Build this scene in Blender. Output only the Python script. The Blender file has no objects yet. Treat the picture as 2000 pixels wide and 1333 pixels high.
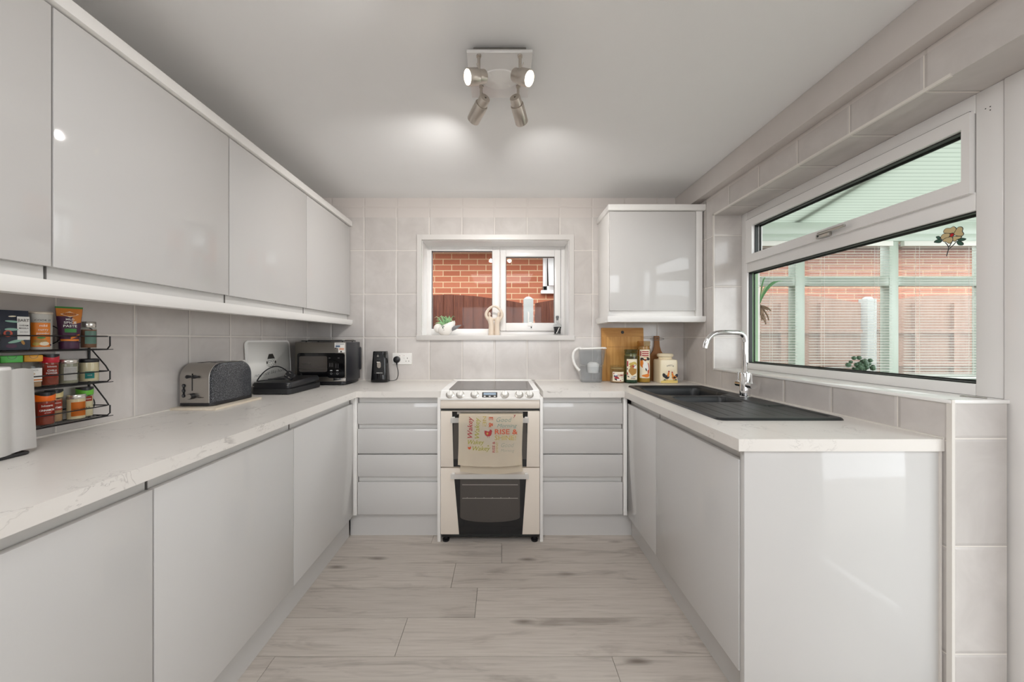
import bpy, bmesh, math, random
from mathutils import Vector, Matrix
R = random.Random(7)
SC = bpy.context.scene
COL = SC.collection
PI = math.pi
H = 1.21            # camera height above the floor
F = 690.0           # focal length in pixels of a 2000 px wide frame
CX, CY = 980.0, 664.0

def lin(c):
    if isinstance(c, str):
        c = tuple(int(c[i:i+2], 16) / 255 for i in (0, 2, 4))
    return tuple((x / 12.92 if x <= .04045 else ((x + .055) / 1.055) ** 2.4) for x in c)

def at_depth(px, py, d):            # measured point of the photograph -> metres, at a known distance
    return Vector(((px - CX) * d / F, d, H + (CY - py) * d / F))
def at_side(px, py, x):             # the same on a wall plane of known x
    d = x * F / (px - CX)
    return Vector((x, d, H + (CY - py) * d / F))

# ------------------------------------------------------------------ materials
class NT:
    def __init__(s, name):
        s.m = bpy.data.materials.new(name); s.m.use_nodes = True
        s.t = s.m.node_tree; s.t.nodes.clear()
        s.out = s.n('ShaderNodeOutputMaterial')
    def n(s, typ, **kw):
        nd = s.t.nodes.new(typ)
        for k, v in kw.items(): setattr(nd, k, v)
        return nd
    def l(s, a, b): s.t.links.new(a, b)
    def math(s, op, a, b=None, c=None):
        nd = s.n('ShaderNodeMath', operation=op)
        for i, v in enumerate((a, b, c)):
            if v is None: continue
            if isinstance(v, (int, float)): nd.inputs[i].default_value = v
            else: s.l(v, nd.inputs[i])
        return nd.outputs[0]
    def mix(s, f, a, b, blend='MIX'):
        nd = s.n('ShaderNodeMix', data_type='RGBA', blend_type=blend)
        for i, v in ((0, f), (6, a), (7, b)):
            if isinstance(v, (int, float)): nd.inputs[i].default_value = v
            elif isinstance(v, tuple): nd.inputs[i].default_value = (*v, 1) if len(v) == 3 else v
            else: s.l(v, nd.inputs[i])
        return nd.outputs[2]
    def ramp(s, f, stops):
        nd = s.n('ShaderNodeValToRGB'); e = nd.color_ramp.elements
        while len(e) < len(stops): e.new(.5)
        for i, (p, c) in enumerate(stops):
            e[i].position = p; e[i].color = (*c, 1) if isinstance(c, tuple) else (c, c, c, 1)
        s.l(f, nd.inputs[0]); return nd.outputs[0]
    def noise(s, vec, scale, detail=3, rough=.5, dist=0):
        nd = s.n('ShaderNodeTexNoise'); nd.inputs['Scale'].default_value = scale
        nd.inputs['Detail'].default_value = detail; nd.inputs['Roughness'].default_value = rough
        nd.inputs['Distortion'].default_value = dist
        if vec is not None: s.l(vec, nd.inputs['Vector'])
        return nd.outputs[0]
    def obj(s): return s.n('ShaderNodeTexCoord').outputs['Object']
    def scaled(s, vec, sc, loc=(0, 0, 0)):
        nd = s.n('ShaderNodeMapping'); nd.inputs['Scale'].default_value = sc; nd.inputs['Location'].default_value = loc
        s.l(vec, nd.inputs['Vector']); return nd.outputs[0]
    def bsdf(s, color, rough=.5, metal=0, spec=.5, bump=None, bstr=.2, bdist=.002, **kw):
        b = s.n('ShaderNodeBsdfPrincipled')
        for k, v in (('Base Color', color), ('Roughness', rough), ('Metallic', metal), ('Specular IOR Level', spec)):
            if isinstance(v, (int, float)): b.inputs[k].default_value = v
            elif isinstance(v, tuple): b.inputs[k].default_value = (*v, 1)
            else: s.l(v, b.inputs[k])
        for k, v in kw.items(): b.inputs[k.replace('_', ' ')].default_value = v
        if bump is not None:
            bn = s.n('ShaderNodeBump'); bn.inputs['Strength'].default_value = bstr; bn.inputs['Distance'].default_value = bdist
            s.l(bump, bn.inputs['Height']); s.l(bn.outputs[0], b.inputs['Normal'])
        s.l(b.outputs[0], s.out.inputs[0]); return b

M = {}
def plain(key, color, rough=.5, metal=0, spec=.5, var=.04, **kw):
    """a plain finish with a faint mottling of its own"""
    t = NT(key); c = lin(color)
    if var:
        n = t.noise(t.obj(), 9, 2)
        col = t.mix(n, tuple(x * (1 - var) for x in c), tuple(min(1, x * (1 + var)) for x in c))
    else: col = c
    t.bsdf(col, rough, metal, spec, **kw); M[key] = t.m; return t.m

def thin_glass(key, tint=(1, 1, 1), ior=1.45, rough=0.0, body=None, amount=0.0):
    t = NT(key)
    tr = t.n('ShaderNodeBsdfTransparent'); tr.inputs[0].default_value = (*tint, 1)
    gl = t.n('ShaderNodeBsdfGlossy'); gl.inputs['Roughness'].default_value = rough
    fr = t.n('ShaderNodeFresnel'); geo = t.n('ShaderNodeNewGeometry')     # same reflectance from both sides of a thin sheet
    t.l(t.math('MULTIPLY_ADD', geo.outputs['Backfacing'], 1 / ior - ior, ior), fr.inputs[0])
    src = tr.outputs[0]
    if body:
        df = t.n('ShaderNodeBsdfDiffuse'); df.inputs[0].default_value = (*lin(body), 1)
        mx = t.n('ShaderNodeMixShader'); mx.inputs[0].default_value = amount
        t.l(src, mx.inputs[1]); t.l(df.outputs[0], mx.inputs[2]); src = mx.outputs[0]
    mx = t.n('ShaderNodeMixShader'); t.l(fr.outputs[0], mx.inputs[0]); t.l(src, mx.inputs[1]); t.l(gl.outputs[0], mx.inputs[2])
    t.l(mx.outputs[0], t.out.inputs[0]); M[key] = t.m; return t.m

def emit(key, color, strength):
    t = NT(key); e = t.n('ShaderNodeEmission'); e.inputs[0].default_value = (*lin(color), 1); e.inputs[1].default_value = strength
    t.l(e.outputs[0], t.out.inputs[0]); M[key] = t.m

# ------------------------------------------------------------------ mesh builder
_tc = {}
def text_geo(s, bold, shear):
    k = (s, bold, shear)
    if k not in _tc:
        cu = bpy.data.curves.new('lettering', 'FONT'); cu.body = s; cu.size = 1; cu.offset = bold; cu.shear = shear
        cu.resolution_u = 2; cu.align_x = 'LEFT'
        ob = bpy.data.objects.new('lettering', cu); me = bpy.data.meshes.new_from_object(ob)
        v = [tuple(p.co[:2]) for p in me.vertices]; f = [tuple(p.vertices) for p in me.polygons]
        bpy.data.objects.remove(ob); bpy.data.curves.remove(cu); bpy.data.meshes.remove(me)
        _tc[k] = (v, f)
    return _tc[k]

def rrect(w, h, r, n=4, cx=0, cy=0):
    pts = []
    for (sx, sy, a0) in ((1, -1, -90), (1, 1, 0), (-1, 1, 90), (-1, -1, 180)):
        for i in range(n + 1):
            a = math.radians(a0 + 90 * i / n)
            pts.append((cx + sx * (w / 2 - r) + r * math.cos(a), cy + sy * (h / 2 - r) + r * math.sin(a)))
    return pts

class MB:
    def __init__(s, mat): s.bm = bmesh.new(); s.mats = []; s.m(mat)
    def m(s, key):
        if key not in s.mats: s.mats.append(key)
        s.mi = s.mats.index(key); return s
    def _done(s, fs):
        for f in fs: f.material_index = s.mi
        return s
    def box(s, x0, x1, y0, y1, z0, z1, bev=0, seg=2, xf=None):
        vs = [s.bm.verts.new((x, y, z)) for x in (x0, x1) for y in (y0, y1) for z in (z0, z1)]
        fs = [s.bm.faces.new([vs[i] for i in q]) for q in ((0, 1, 3, 2), (4, 6, 7, 5), (0, 4, 5, 1), (2, 3, 7, 6), (0, 2, 6, 4), (1, 5, 7, 3))]
        if bev:
            es = list({e for f in fs for e in f.edges})
            r = bmesh.ops.bevel(s.bm, geom=es, offset=bev, segments=seg, affect='EDGES', profile=.5)
            fs = list({f for v in r['verts'] for f in v.link_faces} | {f for f in r['faces']} | {f for f in fs if f.is_valid})
        if xf is not None:
            for v in {v for f in fs for v in f.verts}: v.co = xf @ v.co
        return s._done(fs)
    def prism(s, poly, ext):
        """poly: list of 3D points; extruded by vector ext"""
        e = Vector(ext); a = [s.bm.verts.new(p) for p in poly]; b = [s.bm.verts.new(Vector(p) + e) for p in poly]
        n = len(a); fs = [s.bm.faces.new(a[::-1]), s.bm.faces.new(b)]
        fs += [s.bm.faces.new((a[i], a[(i + 1) % n], b[(i + 1) % n], b[i])) for i in range(n)]
        return s._done(fs)
    def poly(s, pts): return s._done([s.bm.faces.new([s.bm.verts.new(p) for p in pts])])
    def loft(s, rings, cap=True, closed=True):
        vr = [[s.bm.verts.new(p) for p in r] for r in rings]; fs = []; n = len(vr[0])
        for a, b in zip(vr, vr[1:]):
            for i in range(n if closed else n - 1):
                fs.append(s.bm.faces.new((a[i], a[(i + 1) % n], b[(i + 1) % n], b[i])))
        if cap: fs += [s.bm.faces.new(vr[0][::-1]), s.bm.faces.new(vr[-1])]
        return s._done(fs)
    def tube(s, pts, r, n=8, cap=True, closed=False, flat=1.0):
        pts = [Vector(p) for p in pts]; N = len(pts); rr = r if isinstance(r, (list, tuple)) else [r] * N
        tans = []
        for i in range(N):
            a = pts[i - 1] if (i or closed) else pts[i]; b = pts[(i + 1) % N] if (i < N - 1 or closed) else pts[i]
            tans.append((b - a).normalized())
        up = Vector((0, 0, 1)) if abs(tans[0].z) < .9 else Vector((1, 0, 0))
        u = (up - tans[0] * up.dot(tans[0])).normalized(); rings = []
        for i in range(N):
            u = (u - tans[i] * u.dot(tans[i])).normalized(); w = tans[i].cross(u)
            rings.append([pts[i] + (u * math.cos(2 * PI * k / n) * flat + w * math.sin(2 * PI * k / n)) * rr[i] for k in range(n)])
        if closed: rings.append(rings[0]); 
        if closed:
            vr = [[s.bm.verts.new(p) for p in q] for q in rings[:-1]]; fs = []
            for j in range(N):
                a, b = vr[j], vr[(j + 1) % N]
                fs += [s.bm.faces.new((a[i], a[(i + 1) % n], b[(i + 1) % n], b[i])) for i in range(n)]
            return s._done(fs)
        return s.loft(rings, cap)
    def cyl(s, p0, p1, r0, r1=None, n=24): return s.tube([p0, p1], [r0, r0 if r1 is None else r1], n)
    def lathe(s, prof, c=(0, 0, 0), n=32, sx=1, sy=1, xf=None, cap=True):
        rings = [[Vector((c[0] + r * sx * math.cos(2 * PI * k / n), c[1] + r * sy * math.sin(2 * PI * k / n), c[2] + z)) for k in range(n)] for r, z in prof]
        if xf is not None: rings = [[xf @ p for p in q] for q in rings]
        return s.loft(rings, cap)
    def grid(s, fn, nu, nv, thick=None):
        v = [[s.bm.verts.new(fn(i / nu, j / nv)) for j in range(nv + 1)] for i in range(nu + 1)]
        fs = [s.bm.faces.new((v[i][j], v[i + 1][j], v[i + 1][j + 1], v[i][j + 1])) for i in range(nu) for j in range(nv)]
        if thick:
            r = bmesh.ops.solidify(s.bm, geom=fs, thickness=thick)
            fs += [g for g in r['geom'] if isinstance(g, bmesh.types.BMFace)]
        return s._done([f for f in fs if f.is_valid])
    def disc(s, mapf, pts, rings=4):
        """filled outline that follows a curved surface: concentric rings mapped through mapf"""
        n = len(pts); cx = sum(p[0] for p in pts) / n; cy = sum(p[1] for p in pts) / n
        vr = [[s.bm.verts.new(mapf(cx + (p[0] - cx) * k / rings, cy + (p[1] - cy) * k / rings)) for p in pts] for k in range(1, rings + 1)]
        c = s.bm.verts.new(mapf(cx, cy)); fs = [s.bm.faces.new((c, vr[0][i], vr[0][(i + 1) % n])) for i in range(n)]
        for a, b in zip(vr, vr[1:]): fs += [s.bm.faces.new((a[i], b[i], b[(i + 1) % n], a[(i + 1) % n])) for i in range(n)]
        return s._done(fs)
    def sphere(s, c, r, n=16, sx=1, sy=1, sz=1):
        k = n // 2
        return s.lathe([(max(1e-4, r * math.sin(PI * i / k)), -r * sz * math.cos(PI * i / k)) for i in range(k + 1)], c, n, sx, sy)
    def text(s, t, size, mapf, bold=0, shear=0, align=.5, width=None):
        v, f = text_geo(t, bold, shear)
        if not v: return s
        x0 = min(p[0] for p in v); x1 = max(p[0] for p in v)
        k = size if width is None else width / (x1 - x0)
        kx = k; ky = size
        vs = [s.bm.verts.new(mapf((p[0] - x0 - (x1 - x0) * align) * kx, p[1] * ky)) for p in v]
        fs = []
        for q in f:
            try: fs.append(s.bm.faces.new([vs[i] for i in q]))
            except ValueError: pass
        return s._done(fs)
    def build(s, name, parent=None, fixed=False, angle=38, flat=False):
        bm = s.bm
        bmesh.ops.recalc_face_normals(bm, faces=bm.faces) if not flat else None
        ca = math.radians(angle)
        for f in bm.faces: f.smooth = True
        for e in bm.edges:
            if len(e.link_faces) == 2:
                try:
                    if e.calc_face_angle() > ca: e.smooth = False
                except ValueError: pass
        me = bpy.data.meshes.new(name); bm.to_mesh(me); bm.free()
        for k in s.mats: me.materials.append(M[k])
        o = bpy.data.objects.new(name, me); COL.objects.link(o)
        if parent is not None:
            root = parent
            while root.parent is not None: root = root.parent
            me.transform(Matrix.Translation(-root.location)); o.parent = parent
        elif not fixed:
            xs = [v.co for v in me.vertices]
            c = Vector(((min(p.x for p in xs) + max(p.x for p in xs)) / 2, (min(p.y for p in xs) + max(p.y for p in xs)) / 2, min(p.z for p in xs)))
            me.transform(Matrix.Translation(-c)); o.location = c
        return o

def tag(o, label, cat, group=None):
    o['label'] = label; o['category'] = cat
    if group: o['group'] = group
    return o
def thing(name, label, cat, loc, group=None):
    o = bpy.data.objects.new(name, None); COL.objects.link(o); o.location = loc; o.empty_display_size = .05
    return tag(o, label, cat, group)
def struct(name, mb, label=None, **kw):
    o = mb.build(name, fixed=True, **kw); o['kind'] = 'structure'
    if label: o['label'] = label
    return o
def structroot(name, label):
    o = bpy.data.objects.new(name, None); COL.objects.link(o); o['kind'] = 'structure'; o['label'] = label
    return o
def on_cyl(x, y, z, r, t):
    return lambda u, v: (x + r * math.cos(t + u / r), y + r * math.sin(t + u / r), z + v)
def on_plane(o, ux, uy):
    o, ux, uy = Vector(o), Vector(ux), Vector(uy)
    return lambda u, v: o + ux * u + uy * v
# ------------------------------------------------------------------ surface materials
def tile_mat(key, ax, offx, offz=.2346, paint_above=2.14, cushion=.7):
    """glazed wall tiles 248 x 331 mm with pale grout, painted plaster above the last course"""
    t = NT(key); o = t.obj(); sp = t.n('ShaderNodeSeparateXYZ'); t.l(o, sp.inputs[0])
    h = sp.outputs[ax]; z = sp.outputs[2]
    def cell(v, off, size):
        q = t.math('DIVIDE', t.math('SUBTRACT', v, off), size)
        fr = t.math('FRACT', q); ed = t.math('MINIMUM', fr, t.math('SUBTRACT', 1.0, fr))
        return t.math('FLOOR', q), t.math('MULTIPLY', ed, size)
    ix, ex = cell(h, offx, .2478); iz, ez = cell(z, offz, .3307)
    e = t.math('MINIMUM', ex, ez)
    grout = t.math('LESS_THAN', e, .0017)
    wn = t.n('ShaderNodeTexWhiteNoise', noise_dimensions='2D'); cb = t.n('ShaderNodeCombineXYZ'); t.l(ix, cb.inputs[0]); t.l(iz, cb.inputs[1]); t.l(cb.outputs[0], wn.inputs['Vector'])
    ns = t.noise(o, 5.5, 4, .6, .6)
    base = t.ramp(ns, [(.25, lin('C0BAB6')), (.75, lin('D2CDC9'))])
    v = t.math('MULTIPLY_ADD', wn.outputs[0], .10, .93)
    cv = t.n('ShaderNodeCombineColor'); [t.l(v, cv.inputs[i]) for i in range(3)]
    base = t.mix(1.0, base, cv.outputs[0], 'MULTIPLY')
    col = t.mix(grout, base, lin('E2DCD4'))
    pt = t.math('GREATER_THAN', z, paint_above)
    col = t.mix(pt, col, lin('C9C2BD'))
    hgt = t.n('ShaderNodeMapRange', interpolation_type='SMOOTHSTEP'); t.l(e, hgt.inputs[0]); hgt.inputs[1].default_value = .001; hgt.inputs[2].default_value = .011
    hh = t.math('ADD', hgt.outputs[0], t.math('MULTIPLY', t.noise(o, 7, 2), .35))
    rough = t.math('ADD', t.math('MULTIPLY', t.math('MAXIMUM', grout, pt), .5), .16)
    t.bsdf(col, rough, 0, .45, bump=hh, bstr=cushion, bdist=.003); M[key] = t.m

def floor_mat():
    t = NT('oak_laminate'); o = t.obj(); g = t.n('ShaderNodeNewGeometry')
    rnd = g.outputs['Random Per Island']
    cb = t.n('ShaderNodeCombineXYZ'); t.l(t.math('MULTIPLY', rnd, 37.0), cb.inputs[0]); t.l(t.math('MULTIPLY', rnd, 11.0), cb.inputs[2])
    va = t.n('ShaderNodeVectorMath', operation='ADD'); t.l(o, va.inputs[0]); t.l(cb.outputs[0], va.inputs[1]); p = va.outputs[0]
    grain = t.noise(t.scaled(p, (2.0, 46, 8)), 2.2, 6, .62, .3)
    fine = t.noise(t.scaled(p, (6, 190, 8)), 3, 3, .6)
    broad = t.noise(t.scaled(p, (1.1, 6.5, 3)), 2.4, 4, .6, .8)
    base = t.ramp(grain, [(.2, lin('AFA69D')), (.5, lin('C5BCB3')), (.85, lin('D2CAC2'))])
    base = t.mix(t.math('MULTIPLY', fine, .22), base, lin('ABA299'))
    streak = t.ramp(broad, [(.54, 0.0), (.74, 1.0)])
    base = t.mix(t.math('MULTIPLY', streak, .6), base, lin('82786F'))
    vo = t.n('ShaderNodeTexVoronoi', feature='F1'); t.l(t.scaled(p, (2.3, 7.5, 3)), vo.inputs['Vector']); vo.inputs['Scale'].default_value = 1.0; vo.inputs['Randomness'].default_value = 1.0
    knot = t.ramp(t.math('ADD', vo.outputs['Distance'], t.math('MULTIPLY', grain, .10)), [(.08, 1.0), (.20, 0.0)])
    base = t.mix(t.math('MULTIPLY', knot, .75), base, lin('6A5F57'))
    v = t.math('MULTIPLY_ADD', rnd, .10, .95); cv = t.n('ShaderNodeCombineColor'); [t.l(v, cv.inputs[i]) for i in range(3)]
    base = t.mix(1.0, base, cv.outputs[0], 'MULTIPLY')
    t.bsdf(base, .42, 0, .35, bump=grain, bstr=.06, bdist=.001); M['oak_laminate'] = t.m

def worktop_mat():
    t = NT('marble_laminate'); o = t.obj()
    w = t.noise(o, 3.2, 5, .6, 1.2)
    v1 = t.math('ABSOLUTE', t.math('SUBTRACT', w, .5)); vein = t.ramp(v1, [(.0, 1.0), (.012, 0.0)])
    brk = t.ramp(t.noise(o, 6.0, 3), [(.52, 0.0), (.62, 1.0)])
    sp = t.noise(t.scaled(o, (1, .55, 1)), 21, 4, .65, 1.0)
    v2 = t.ramp(t.math('ABSOLUTE', t.math('SUBTRACT', sp, .47)), [(.0, 1.0), (.014, 0.0)])
    brk2 = t.ramp(t.noise(o, 9.0, 2), [(.55, 0.0), (.66, 1.0)])
    f = t.math('MAXIMUM', t.math('MULTIPLY', vein, brk), t.math('MULTIPLY', v2, brk2))
    base = t.mix(t.noise(o, 2.2, 3), lin('DDD8D2'), lin('E8E4DF'))
    col = t.mix(t.math('MULTIPLY', f, .58), base, lin('A09A95'))
    t.bsdf(col, .30, 0, .4); M['marble_laminate'] = t.m

def brick_mat():
    t = NT('red_brick'); o = t.obj(); sp = t.n('ShaderNodeSeparateXYZ'); t.l(o, sp.inputs[0])
    cb = t.n('ShaderNodeCombineXYZ'); t.l(sp.outputs[0], cb.inputs[0]); t.l(sp.outputs[2], cb.inputs[1])
    b = t.n('ShaderNodeTexBrick', offset=.5); t.l(cb.outputs[0], b.inputs['Vector'])
    b.inputs['Scale'].default_value = 1; b.inputs['Brick Width'].default_value = .228; b.inputs['Row Height'].default_value = .076
    b.inputs['Mortar Size'].default_value = .0055; b.inputs['Mortar Smooth'].default_value = .2; b.inputs['Bias'].default_value = 0
    b.inputs['Color1'].default_value = (*lin('A9654C'), 1); b.inputs['Color2'].default_value = (*lin('B8755A'), 1); b.inputs['Mortar'].default_value = (*lin('D2B996'), 1)
    n = t.noise(o, 38, 4); col = t.mix(t.math('MULTIPLY', n, .5), b.outputs[0], lin('C08A78'), 'MULTIPLY')
    t.bsdf(t.mix(.55, b.outputs[0], col), .9, 0, .2, bump=b.outputs['Fac'], bstr=-.3, bdist=.004); M['red_brick'] = t.m

def wood_mat(key, c1, c2, axis=0, rough=.5, sc=14):
    t = NT(key); o = t.obj(); s = [sc, sc, sc]; s[axis] = sc * .09
    g = t.noise(t.scaled(o, tuple(s)), 3, 5, .6, .4)
    t.bsdf(t.ramp(g, [(.3, lin(c1)), (.7, lin(c2))]), rough, 0, .35, bump=g, bstr=.08, bdist=.001); M[key] = t.m

tile_mat('tile_back', 0, -.0545 + .2478 * 0.0)
tile_mat('tile_left', 1, 1.404)
tile_mat('tile_right', 1, 1.155)
tile_mat('tile_right_low', 1, 1.232)
tile_mat('tile_return', 0, 1.3845, offz=.2445)
floor_mat(); worktop_mat(); brick_mat()
plain('ceiling_paint', 'EEEEEE', .85, var=.01)
plain('plaster', 'CEC8C4', .8)
plain('room_paint', 'DAD6D2', .8)
plain('door_gloss', 'CBC9C7', .06, spec=.4, var=.006)
plain('trim_white', 'EDEBE8', .28, var=.01)
plain('carcass', 'D3D1CE', .35, var=.01)
plain('upvc', 'E8E6E4', .22, var=.01)
plain('upvc_sage', 'B2BDB2', .3, var=.02)
plain('sage_wall', '8DAB86', .6)
plain('sealant', 'DCD7D0', .5, var=0)
plain('gasket', '1E2220', .5, var=0)
plain('shadow_gap', '5B5855', .7, var=0)
plain('black_plastic', '17171A', .32, var=.05)
plain('black_matt', '1B1B1D', .6, var=.05)
plain('black_gloss', '0D0D0F', .08, var=0)
plain('black_metal', '1A1A1C', .42, 0, .5)
plain('graphite', '34353A', .36, .4)
plain('grey_plastic', '6E6E70', .4)
plain('print_grey', 'A9A9A9', .5, var=0)
plain('print_dark', '26221F', .5, var=0)
plain('print_white', 'F2F0EA', .5, var=0)
plain('white_plastic', 'EEECE8', .3, var=.01)
plain('cream_enamel', 'E6DCD0', .18, var=.01)
plain('white_enamel', 'EFEDEA', .16, var=.01)
plain('chrome', 'E3E3E3', .06, 1, var=0)
plain('brushed_steel', 'B5B1AB', .3, 1)
plain('brushed_nickel', 'C9C1B8', .3, 1)
plain('satin_plate', 'E2E0DE', .35, .35)
plain('oven_front', '807B75', .32, .9)
plain('architrave_white', 'CECAC6', .35, var=.01)
plain('oven_window', '4C4743', .10, .1)
plain('hob_glass', '5A5350', .22, .2)
plain('lcd', '8EA2B5', .2, var=0)
plain('paper', 'EFEDEA', .9, var=.03)
plain('ceramic_white', 'ECE8E2', .22, var=.02)
plain('ceramic_beige', 'D6C6B4', .45)
plain('ceramic_cream', 'EBDDBE', .22, var=.02)
plain('straw_yellow', 'E2C878', .3)
plain('leaf_green', '6FA873', .5, var=.25)
plain('leaf_dark', '3E5A42', .5, var=.25)
plain('leaf_pale', 'A8CF9C', .5, var=.2)
plain('root_brown', '7A6450', .8, var=.2)
plain('soil', '3D3A2F', .9, var=.3)
plain('terracotta', 'A5674A', .8)
plain('concrete', '9FA19E', .9, var=.1)
plain('soffit_brown', '5B443A', .7)
plain('ground_grey', '9C968E', .95, var=.15)
plain('blind_white', 'D6D5CF', .5, var=0)
plain('red_print', 'A32A2E', .5, var=0)
plain('orange_print', 'C4532B', .5, var=0)
plain('olive_print', 'A9A13A', .5, var=0)
plain('gold_print', 'C3AA55', .5, var=0)
plain('sage_print', '8FA093', .5, var=0)
plain('pale_print', 'BFBDA9', .5, var=0)
plain('lid_green', '4FAE4B', .35)
plain('lid_green_bright', '67B739', .35)
plain('lid_yellow', 'DB9A22', .35)
plain('lid_red', 'C21F33', .35)
plain('lid_orange', 'E86A14', .35)
plain('lid_cream', 'DCCB94', .35)
plain('lid_silver', 'CFCBC4', .22, .8)
plain('spice_brown', '8A5F48', .8, var=.2)
plain('spice_red', '8C3A26', .8, var=.2)
plain('spice_tan', 'B08A66', .8, var=.25)
plain('spice_grey', '97937F', .8, var=.2)
plain('spice_pale', 'D8C9A6', .8, var=.08)
plain('sauce_red', 'A2472F', .4, var=.1)
plain('label_white', 'E9E7E2', .55, var=0)
plain('label_cream', 'EBDFC6', .55, var=0)
plain('label_orange', 'E58328', .5, var=0)
plain('label_red', 'B63A26', .5, var=0)
plain('label_navy', '2B303E', .5, var=.05)
plain('label_teal', '2E9A94', .5, var=0)
plain('label_aqua', '8FB7A6', .5, var=0)
plain('label_coral', 'C4513B', .5, var=0)
plain('label_plum', '4A2140', .45, var=.08)
plain('label_amber', 'CE7A24', .45, var=.15)
plain('label_green', '3F8A42', .5, var=.1)
plain('label_tin', 'CDC3B4', .3, .4)
plain('ochre', 'B07F38', .5, var=.15)
plain('lens_amber', 'CDB98A', .3, var=.05)
plain('lens_red', 'C81E22', .3, var=0)
plain('lens_green', '2F5B4C', .3, var=.1)
plain('pink_sticker', 'D9A68C', .5, var=0)
plain('blue_sticker', '56677F', .5, var=0)
plain('cotton', 'F5EAD7', .95, var=.03, Sheen_Weight=.2)
plain('composite_sink', '1D1F21', .40, var=.15)
wood_mat('bamboo', 'B07A3B', 'CB9A57', 2); wood_mat('bamboo_cross', 'A8733A', 'C6934F', 0)
wood_mat('walnut_board', '84552E', 'A2703F', 2)
wood_mat('cork', 'A98C5E', 'C6A874', 0, .8, 40)
wood_mat('fence_wood', '4E2C22', '744534', 2, .8, 26)
wood_mat('fence_wood_pale', '8A6656', 'A37F6E', 2, .8)
wood_mat('pale_board', 'CFC2AE', 'DDD3C3', 1)
thin_glass('pane', (.97, .985, .98), 1.28)
thin_glass('pane_painted_haze', (.97, .98, .97), 1.28, body='F0F2EE', amount=.16)  # milky white mixed in to paint bright reflected haze over the glass
thin_glass('jar_glass', (.93, .95, .93), 1.45)
thin_glass('jar_green', (.55, .66, .60), 1.5)
thin_glass('jar_amber', (.85, .74, .55), 1.5)
thin_glass('clear_plastic', (.95, .957, .962), 1.35, body='D6D9DB', amount=.07)
thin_glass('bottle_glass', (.95, .96, .96), 1.45)
emit('bulb', 'FFF1DC', 12)
def granite_mat():
    t = NT('speckled_enamel'); o = t.obj()
    n = t.noise(o, 340, 2, .7)
    t.bsdf(t.ramp(n, [(.44, lin('1E1F23')), (.54, lin('3A3C41')), (.68, lin('95979B'))]), .28, 0, .5); M['speckled_enamel'] = t.m
granite_mat()
def roof_mat():
    t = NT('polycarbonate'); o = t.obj(); sp = t.n('ShaderNodeSeparateXYZ'); t.l(o, sp.inputs[0])
    fr = t.math('FRACT', t.math('MULTIPLY', sp.outputs[1], 28.0)); ln = t.math('LESS_THAN', fr, .22)
    col = t.mix(ln, lin('BBC0B8'), lin('A6ACA4'))
    a = t.n('ShaderNodeBsdfTranslucent'); b = t.n('ShaderNodeBsdfDiffuse'); t.l(col, a.inputs[0]); t.l(col, b.inputs[0])
    mx = t.n('ShaderNodeMixShader'); mx.inputs[0].default_value = .3; t.l(a.outputs[0], mx.inputs[1]); t.l(b.outputs[0], mx.inputs[2])
    t.l(mx.outputs[0], t.out.inputs[0]); M['polycarbonate'] = t.m
roof_mat()
def towel_print():
    pass
# ================================================================== THE ROOM
YB = 2.685; XL = -1.459; XR = 1.38; ZC = 2.288; YR = -2.6; XF = 1.56
# floor: individual boards, one mesh
mb = MB('oak_laminate')
rows = [(2.098, 2.8, -.42), (1.911, 2.098, .0), (1.7215, 1.911, -.248), (1.5355, 1.7215, -.118), (1.3485, 1.5355, -.409), (1.161, 1.3485, .42)]
y = 1.161
offs = [-.1, .33, -.52, .15]
k = 0
while y > YR:
    rows.append((y - .187, y, offs[k % 4])); y -= .187; k += 1
L = 1.285; g = .0009
for y0, y1, j in rows:
    x = j - 2 * L
    while x < XF:
        a, b = max(x, XL - .1), min(x + L, XF + .05)
        if b > a: mb.box(a + g, b - g, y0 + g, y1 - g, -.012, 0)
        x += L
fl = struct('floor', mb, 'pale grey oak laminate boards running across the kitchen')
struct('floor_underlay', MB('shadow_gap').box(XL - .1, XF + .05, YR, 2.8, -.03, -.0125))['label'] = 'dark underlay beneath the laminate boards'
struct('ceiling', MB('ceiling_paint').box(XL - .2, XF + .3, YR - .2, YB + .25, ZC, ZC + .1), 'flat white painted ceiling')
struct('wall_left', MB('tile_left').box(XL - .15, XL, YR, YB + .25, -.03, ZC), 'left wall with grey glazed tiles')
# back wall round the window opening
wx0, wx1, wz0, wz1 = -.608, .512, 1.242, 1.967
mb = MB('tile_back')
for a in ((XL - .15, wx0, -.03, ZC), (wx1, XF + .12, -.03, ZC), (wx0, wx1, -.03, wz0), (wx0, wx1, wz1, ZC)):
    mb.box(a[0], a[1], YB, YB + .25, a[2], a[3])
struct('wall_back', mb, 'back wall with grey glazed tiles and a small window')
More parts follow.
